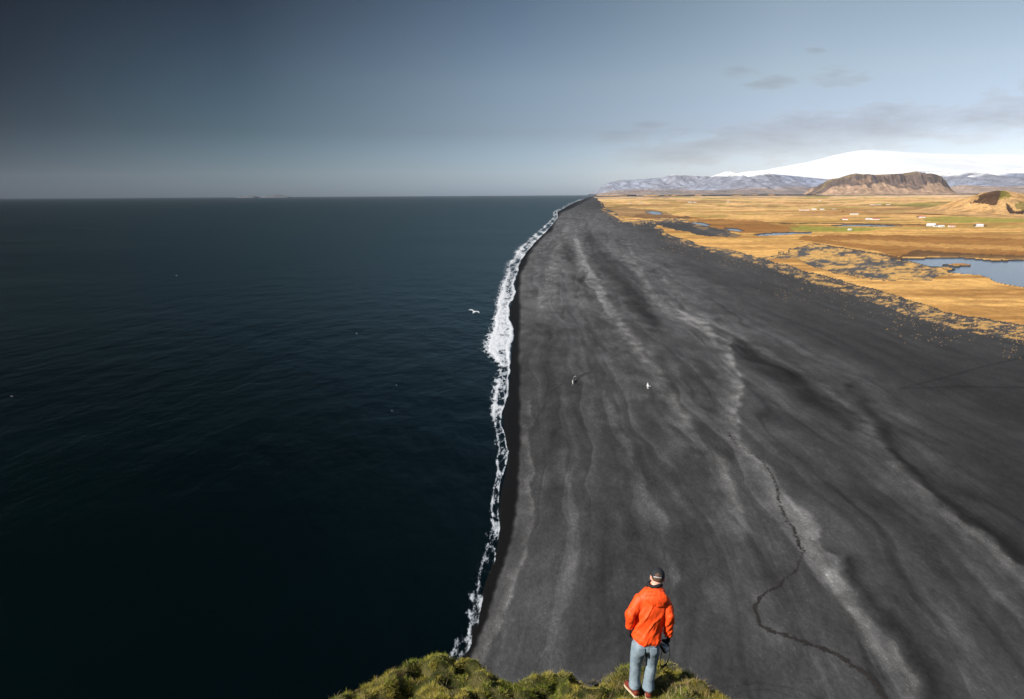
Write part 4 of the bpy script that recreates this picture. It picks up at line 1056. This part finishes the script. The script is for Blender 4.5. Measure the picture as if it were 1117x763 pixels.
# jeans
bm = bmesh.new()
tube(bm, [hemC + Vector((0, 0, .06)), hemC + Vector((0, 0, -.01)), hemC.lerp((hipL + hipR) / 2, .9)], [(.150, .118), (.156, .122), (.158, .125)], n=28)
for h_, k_, a_, s_ in ((hipL, knL, anL, -1), (hipR, knR, anR, 1)):
    tube(bm, [h_ + Vector((0, 0, .03)), h_ + Vector((0, 0, -.03)), h_.lerp(k_, .5), k_, k_.lerp(a_, .4), k_.lerp(a_, .8), a_ + Vector((0, -.012, -.030))],
         [(.082, .105), (.085, .104), (.080, .088), (.067, .072), (.066, .070), (.064, .068), (.068, .080)], n=24)
blob(bm, (hipL + hipR) / 2 + Vector((-.065, -.055, .03)), (.075, .07, .085)); blob(bm, (hipL + hipR) / 2 + Vector((.065, -.055, .03)), (.075, .07, .085))
jn = fuse(bm, .0075, 2)
def jw(c, n):
    x, y, z = c[:, 0], c[:, 1], c[:, 2]
    low = sstep(.36, .12, z); kn = np.exp(-((z - .48) / .10) ** 2)
    f = 1 - np.abs(2 * fbm(x / .14 + z / .3, z / .05 + x / .12, 3, 331) - 1)
    g = 1 - np.abs(2 * fbm(x / .06, z / .20, 3, 335) - 1)
    return (f - .55) * .020 * (low * .7 + kn * .5 + .12) + (g - .55) * .008
displace(jn, jw)
m = NT('denim'); p = m.objc()
n = m.noise(p, 7, 5, .65); tw = m.noise(m.mapping(p, (1, 1, .25)), 260, 3, .7)
c = m.mix(m.mr(n, .35, .68), (.15, .20, .245), (.25, .315, .36)); c = m.scalec(c, m.mr(tw, .3, .7, .82, 1.15))
m.bsdf(c, .85, m.bump(m.math('ADD', tw, m.noise(p, 40, 4)), .4, .003), Specular_IOR_Level=.15); MDN = m.m
jeans = link('jeans', jn, MDN, person)
# back pockets
for s_ in (-1, 1):
    bm = bmesh.new(); c0 = (hipL + hipR) / 2 + Vector((s_ * .072, -.131, .012))
    tube(bm, [c0 + Vector((0, 0, .05)), c0 + Vector((0, 0, -.02)), c0 + Vector((0, .004, -.055))], [(.045, .006), (.044, .006), (.025, .005)], n=16)
    link('pocket', fuse(bm, .004, 1), MDN, jeans)
# boots
MBT = simple_mat('red_brown_leather', (.17, .030, .016), .45, .25, 24, .4, .004)
MSO = simple_mat('pale_crepe_sole', (.46, .39, .26), .8, .1, 20)
for a_, F0, ang in ((anL, FL_, R(22)), (anR, FR_, R(-7))):
    f = Vector((-math.sin(ang), math.cos(ang), 0)); o0 = Vector((F0.x - BASE.x, F0.y - BASE.y, 0))
    side = Vector((math.cos(ang), math.sin(ang), 0))
    bm = bmesh.new()
    tube(bm, [o0 + f * -.045 + Vector((0, 0, .060)), o0 + f * .03 + Vector((0, 0, .064)), o0 + f * .12 + Vector((0, 0, .055)), o0 + f * .17 + Vector((0, 0, .045)), o0 + f * .20 + Vector((0, 0, .042))],
         [(.038, .040), (.040, .044), (.046, .036), (.044, .028), (.030, .022)], ref=side, n=20)
    tube(bm, [o0 + Vector((0, 0, .06)) - f * .012, o0 + Vector((0, 0, .12)) - f * .01, o0 + Vector((0, 0, .165)) - f * .005], [(.041, .048), (.040, .046), (.038, .044)], ref=side, n=20)
    bt = link('boot', fuse(bm, .006, 2), MBT, person)
    bm = bmesh.new()
    tube(bm, [o0 - f * .055, o0 + f * .03, o0 + f * .13, o0 + f * .18, o0 + f * .21], [(.037, .014), (.040, .014), (.048, .013), (.045, .012), (.028, .012)], ref=side, n=20)
    sm = fuse(bm, .006, 1)
    for v in sm.vertices: v.co.z = max(v.co.z + .010, .0)
    link('sole', sm, MSO, bt)
# gloves with fingers
def hand(wr, d, nrm, curl, thumb_side, name='glove', spread=.16):
    wr = wr + d.normalized() * .028; d = d.normalized(); nrm = (nrm - d * nrm.dot(d)).normalized(); sd = d.cross(nrm).normalized() * thumb_side   # sd points to the thumb side
    bm = bmesh.new()
    tube(bm, [wr - d * .035, wr + d * .01, wr + d * .05, wr + d * .085], [(.036, .030), (.034, .026), (.047, .023), (.045, .020)], ref=sd, n=18)
    for k, (o_, L, r_) in enumerate(((.033, .078, .0125), (.011, .086, .013), (-.011, .080, .0125), (-.032, .066, .0115))):
        b0 = wr + d * .078 + sd * o_; dirv = (d + sd * o_ * spread * 10 * .5).normalized()
        pts_ = [b0 - d * .02, b0]; ang = 0; p_ = b0
        for f_ in (.42, .32, .26):
            ang += curl * (1 + .12 * k); dd_ = dirv * math.cos(ang) + nrm * math.sin(ang); p_ = p_ + dd_ * L * f_ * 1.1; pts_.append(p_)
        tube(bm, pts_, [r_, r_, r_ * .98, r_ * .9, r_ * .75], ref=sd, n=12, sub=3)
    t0 = wr + d * .020 + sd * .026; t1 = t0 + (sd * .9 + d * .7 + nrm * .2).normalized() * .038; t2 = t1 + (sd * .25 + d * 1 + nrm * .5).normalized() * .034; t3 = t2 + (d + nrm * .8 - sd * .1).normalized() * .024
    tube(bm, [t0 - sd * .012, t0, t1, t2, t3], [.015, .015, .0135, .012, .0095], ref=nrm, n=12, sub=3)
    return link(name, fuse(bm, .0038, 2), MBK, person)
dL = (wrL - elL).normalized(); dR = (wrR - elR).normalized()
hand(wrL, Vector((-.06, .10, -1)), Vector((1, .25, 0)), .38, -1)
hand(wrR, Vector((.04, .10, -1)), Vector((-1, .15, 0)), .62, 1)
# cap with adjuster gap
MCP = fabric('dark_grey_cap', (.020, .022, .026), .8, 200, .4)
bm = bmesh.new(); nu_, nv_ = 40, 16; vs = []
for j in range(nv_ + 1):
    ph = (j / nv_) * R(99); row = []
    for i in range(nu_):
        th = 2 * math.pi * i / nu_       # 0 = front (+y)
        row.append(bm.verts.new(hp(.083 * math.sin(ph) * math.sin(th), -.008 + .104 * math.sin(ph) * math.cos(th), .024 + .098 * math.cos(ph))))
    vs.append(row)
for j in range(nv_):
    for i in range(nu_):
        th = 2 * math.pi * (i + .5) / nu_; ph = (j + .5) / nv_ * R(99)
        da = (abs(th - math.pi)) / .50; dp = (R(99) - ph) / .62
        if da * da + dp * dp < 1: continue
        bm.faces.new((vs[j][i], vs[j + 1][i], vs[j + 1][(i + 1) % nu_], vs[j][(i + 1) % nu_]))
bmesh.ops.remove_doubles(bm, verts=bm.verts, dist=.0008)
capo = bm_obj('cap', bm, MCP, person)
md = capo.modifiers.new('thick', 'SOLIDIFY'); md.thickness = .0035; md.offset = 1
bm = bmesh.new(); g = []
for j in range(6):
    row = []
    for i in range(15):
        a = R(-62) + R(124) * i / 14; e = j / 5
        x = .080 * math.sin(a); y = -.008 + .100 * math.cos(a) + e * .062 * math.cos(a * .9); z = .012 - e * .020 * math.cos(a) - .012 * (x / .08) ** 2
        row.append(bm.verts.new(hp(x, y, z)))
    g.append(row)
for j in range(5):
    for i in range(14): bm.faces.new((g[j][i], g[j + 1][i], g[j + 1][i + 1], g[j][i + 1]))
br = bm_obj('brim', bm, MCP, capo); md = br.modifiers.new('thick', 'SOLIDIFY'); md.thickness = .004
bm = bmesh.new()
tube(bm, [hp(.085 * math.sin(t) * .99, -.008 + .106 * math.cos(t), .014) for t in np.linspace(math.pi - .6, math.pi + .6, 9)], [(.007, .0025)] * 9, ref=HM @ Vector((0, 0, 1)), n=8, sub=1)
bm_obj('adjuster_strap', bm, simple_mat('pale_strap', (.34, .34, .33), .6, .1, 50), capo)
bm_obj_btn = bmesh.new(); blob(bm_obj_btn, hp(0, -.008, .125), (.008, .008, .004), HM, 10); bm_obj('button', bm_obj_btn, MCP, capo)
# hair
m = NT('brown_hair'); p = m.objc()
m.bsdf(m.mix(m.noise(m.mapping(p, (1, 1, .2)), 260, 3), (.035, .018, .010), (.11, .055, .030)), .6, m.bump(m.noise(m.mapping(p, (1, 1, .15)), 300, 2), .8, .004)); MH = m.m
bm = bmesh.new(); blob(bm, hp(0, -.012, .024), (.0775, .0965, .088), HM); blob(bm, hp(0, -.052, -.012), (.062, .050, .045), HM)
hm_ = fuse(bm, .006, 1)
displace(hm_, lambda c, n: (fbm(c[:, 0] / .006, c[:, 2] / .02, 2, 341) - .5) * .004)
link('hair', hm_, MH, person)
for s_ in (-1, 1):
    bm = bmesh.new(); blob(bm, hp(s_ * .031, .078, .004), (.0125, .0125, .0125), HM, 12)
    bm_obj('eye', bm, simple_mat('eye_white', (.7, .68, .65), .2, .05, 10), person)
    
# camera held in the right hand
CB = atY(723.9, 707.4, BASE.y + wrR.y + .03)
cm_ = empty('held_camera', CB); tag(cm_, 'black and silver camera with neck strap hanging from the man\'s right hand', 'camera')
MPL = simple_mat('black_camera_body', (.02, .02, .022), .4, .1, 60, .2, .001); MSV = simple_mat('silver_camera_top', (.52, .51, .48), .3, .05, 30, 0, .01, Metallic=.0)
MLN = simple_mat('lens_glass', (.01, .012, .02), .05, .05, 5)
RC = Matrix.Rotation(R(38), 4, 'Y') @ Matrix.Rotation(R(48), 4, 'X') @ Matrix.Rotation(R(-25), 4, 'Z')
def bev_box(name, sx, sy, sz_, c, mat, bev=.006, parent=None):
    bm = bmesh.new(); box(bm, c[0] - sx / 2, c[0] + sx / 2, c[1] - sy / 2, c[1] + sy / 2, c[2] - sz_ / 2, c[2] + sz_ / 2)
    bmesh.ops.bevel(bm, geom=bm.edges[:], offset=bev, segments=2, affect='EDGES')
    bmesh.ops.transform(bm, matrix=RC, verts=bm.verts); return bm_obj(name, bm, mat, parent or cm_, False)
bev_box('body', .125, .042, .058, (0, 0, -.008), MPL); bev_box('top_plate', .122, .040, .020, (0, 0, .031), MSV)
bev_box('viewfinder', .040, .038, .022, (0, .002, .048), MSV); bev_box('grip', .024, .030, .060, (.056, .026, -.006), MPL)
def cyl(name, r0, r1, y0, y1, c, mat, parent=None, axis='Y'):
    bm = bmesh.new(); bmesh.ops.create_cone(bm, segments=28, radius1=r0, radius2=r1, depth=abs(y1 - y0), cap_ends=True)
    rt = Matrix.Rotation(R(-90), 4, 'X') if axis == 'Y' else Matrix()
    off_ = Vector((c[0], c[1] + (y0 + y1) / 2, c[2])) if axis == 'Y' else Vector((c[0], c[1], c[2] + (y0 + y1) / 2))
    bmesh.ops.transform(bm, matrix=RC @ Matrix.Translation(off_) @ rt, verts=bm.verts)
    o = bm_obj(name, bm, mat, parent or cm_, False)
    return o
ln = cyl('lens', .032, .031, .02, .085, (0, 0, -.006), MPL)
cyl('lens_ring', .0335, .0335, .04, .048, (0, 0, -.006), MSV, ln); cyl('front_glass', .026, .026, .083, .0865, (0, 0, -.006), MLN, ln)
cyl('shutter_button', .006, .006, .040, .047, (.045, .004, 0), MSV, None, 'Z'); cyl('mode_dial', .011, .011, .040, .050, (-.045, .0, 0), MPL, None, 'Z')
bm = bmesh.new()
dpt = CB.y - .02
SP = [(722.2, 707, 0), (721.5, 713, -.01), (720.3, 719, -.02), (720.0, 724.5, -.02), (721.6, 727.3, -.01), (724.3, 727.0, .0), (727.2, 723.6, .02), (729.6, 718, .03), (730.6, 712, .03), (730.2, 706, .02)]
P_s = [atY(a, b_, dpt + c_) - CB for a, b_, c_ in SP]
tube(bm, P_s, [(.004, .003), (.004, .003), (.012, .004), (.016, .004), (.016, .004), (.016, .004), (.014, .004), (.006, .003), (.004, .003), (.004, .003)], ref=(.2, 1, .3), n=10, sub=5)
bm_obj('strap', bm, MBK, cm_)

# ------------------------------------------------------------------ gulls
m = NT('gull_feathers'); c = m.attr('Col'); p = m.objc()
m.bsdf(m.scalec(c, m.mr(m.noise(p, 40, 4), .3, .7, .85, 1.1)), .8); MG = m.m
def gull_mesh(dark, lift=.10, half=.66):
    bm = bmesh.new()
    tube(bm, [(0, -.24, 0), (0, -.14, 0), (0, 0, -.01), (0, .12, 0), (0, .19, .015), (0, .235, .015)], [(.02, .014), (.045, .04), (.062, .06), (.045, .045), (.034, .034), (.014, .016)], n=14)
    tube(bm, [(0, .235, .013), (0, .265, .010), (0, .285, .004)], [.012, .009, .004], n=8)
    tube(bm, [(0, -.20, 0), (0, -.27, .002), (0, -.33, .004)], [(.035, .008), (.055, .006), (.062, .005)], n=12)
    for s_ in (-1, 1):
        tube(bm, [(s_ * .03, .02, .02), (s_ * .16, .06, .02 + lift * .6), (s_ * .30, .075, .02 + lift), (s_ * .46, .02, .02 + lift * .8), (s_ * (half - .08), -.06, .02 + lift * .5), (s_ * half, -.12, .02 + lift * .3)],
             [(.105, .024), (.098, .020), (.090, .018), (.076, .016), (.052, .014), (.020, .010)], ref=(0, 1, 0), n=14)
    me = fuse(bm, .0065, 1)
    n = len(me.vertices); co_ = np.zeros(n * 3, np.float32); me.vertices.foreach_get('co', co_); co_ = co_.reshape(-1, 3)
    nn_ = np.zeros(n * 3, np.float32); me.vertices.foreach_get('normal', nn_); nn_ = nn_.reshape(-1, 3)
    c = np.tile([.82, .82, .80], (n, 1)); ax_ = np.abs(co_[:, 0])
    wing = sstep(.05, .09, ax_) * (nn_[:, 2] > -.2)
    c = cmix(c, (.003, .003, .004) if dark else (.62, .64, .66), wing)
    c = cmix(c, (.02, .02, .02), sstep(half - .16, half - .10, ax_))
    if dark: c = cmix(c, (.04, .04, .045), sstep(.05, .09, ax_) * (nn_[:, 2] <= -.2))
    if dark: c = cmix(c * .7, (.010, .010, .011), ((nn_[:, 0] > -.35) & (co_[:, 1] < .17)) * 1.)  # dark back, plus shade painted on belly and right flank; left flank stays sunlit white
    c = cmix(c, (.75, .45, .05), (co_[:, 1] > .24) * 1.)
    a = me.color_attributes.new('Col', 'FLOAT_COLOR', 'POINT'); cc = np.ones((n, 4), np.float32); cc[:, :3] = c; a.data.foreach_set('color', cc.ravel())
    me.materials.append(MG); return me
gm_w = gull_mesh(False); gm_d = gull_mesh(True, .015, .72)
from mathutils import Euler
# px, py, distance, mesh, (pitch, roll, heading), label
GULLS = [(517.3, 340.6, 64, gm_w, (R(10), R(12), R(-20)), 'white gull gliding over the sea just left of the surf'),
         (626.8, 415.2, 17.5, gm_d, (R(9), R(-26), R(-16)), 'large dark-winged gull with white body soaring above the sand, biggest of the birds'),
         (707, 421.4, 88, gm_w, (R(0), R(66), R(78)), 'small white gull banking steeply over the pale gravel streak'),
         (589.6, 276, 165, gm_w, (R(5), R(-35), R(-60)), 'tiny white gull over the dark sand beside the far surf'),
         (12.7, 432.5, 300, gm_w, (R(5), R(10), R(40)), 'white speck of a gull by the left edge over the dark sea'),
         (192.5, 301, 420, gm_w, (R(5), R(20), R(-40)), 'faint gull over the far left sea, the farthest out'),
         (389, 364, 330, gm_w, (R(5), R(30), R(70)), 'tiny gull over the open sea midway towards the surf'),
         (432.5, 420.5, 320, gm_w, (R(0), R(-20), R(-70)), 'tiny gull low over the sea, upper of the two left of the lower surf'),
         (427.5, 448.5, 330, gm_w, (R(0), R(15), R(30)), 'tiny gull low over the sea, lower of the two left of the lower surf')]
for px, py, dst, me, rot, lab in GULLS:
    o = bpy.data.objects.new('gull', me); COL.objects.link(o); o.location = atY(px, py, dst); o.rotation_euler = Euler(rot, 'YXZ') if False else Euler((rot[0], rot[1], rot[2]), 'XYZ')
    tag(o, lab, 'gull', 'gulls flying below the cliff')

# ------------------------------------------------------------------ air
bm = bmesh.new(); box(bm, -64000, 64000, -9000, 76000, -6, 2450)
hz_ = bm_obj('haze', bm, None, None, False); tag(hz_, 'pale thin air softening the distant mountains', 'haze', kind='stuff')
hm = bpy.data.materials.new('haze_air'); hm.use_nodes = True; hm.node_tree.nodes.clear()
ho = hm.node_tree.nodes.new('ShaderNodeOutputMaterial'); hv = hm.node_tree.nodes.new('ShaderNodeVolumePrincipled')
hv.inputs['Color'].default_value = (.86, .90, 1, 1); hv.inputs['Density'].default_value = 4.0e-6; hv.inputs['Anisotropy'].default_value = -.58
hm.node_tree.links.new(hv.outputs[0], ho.inputs['Volume']); hz_.data.materials.append(hm)
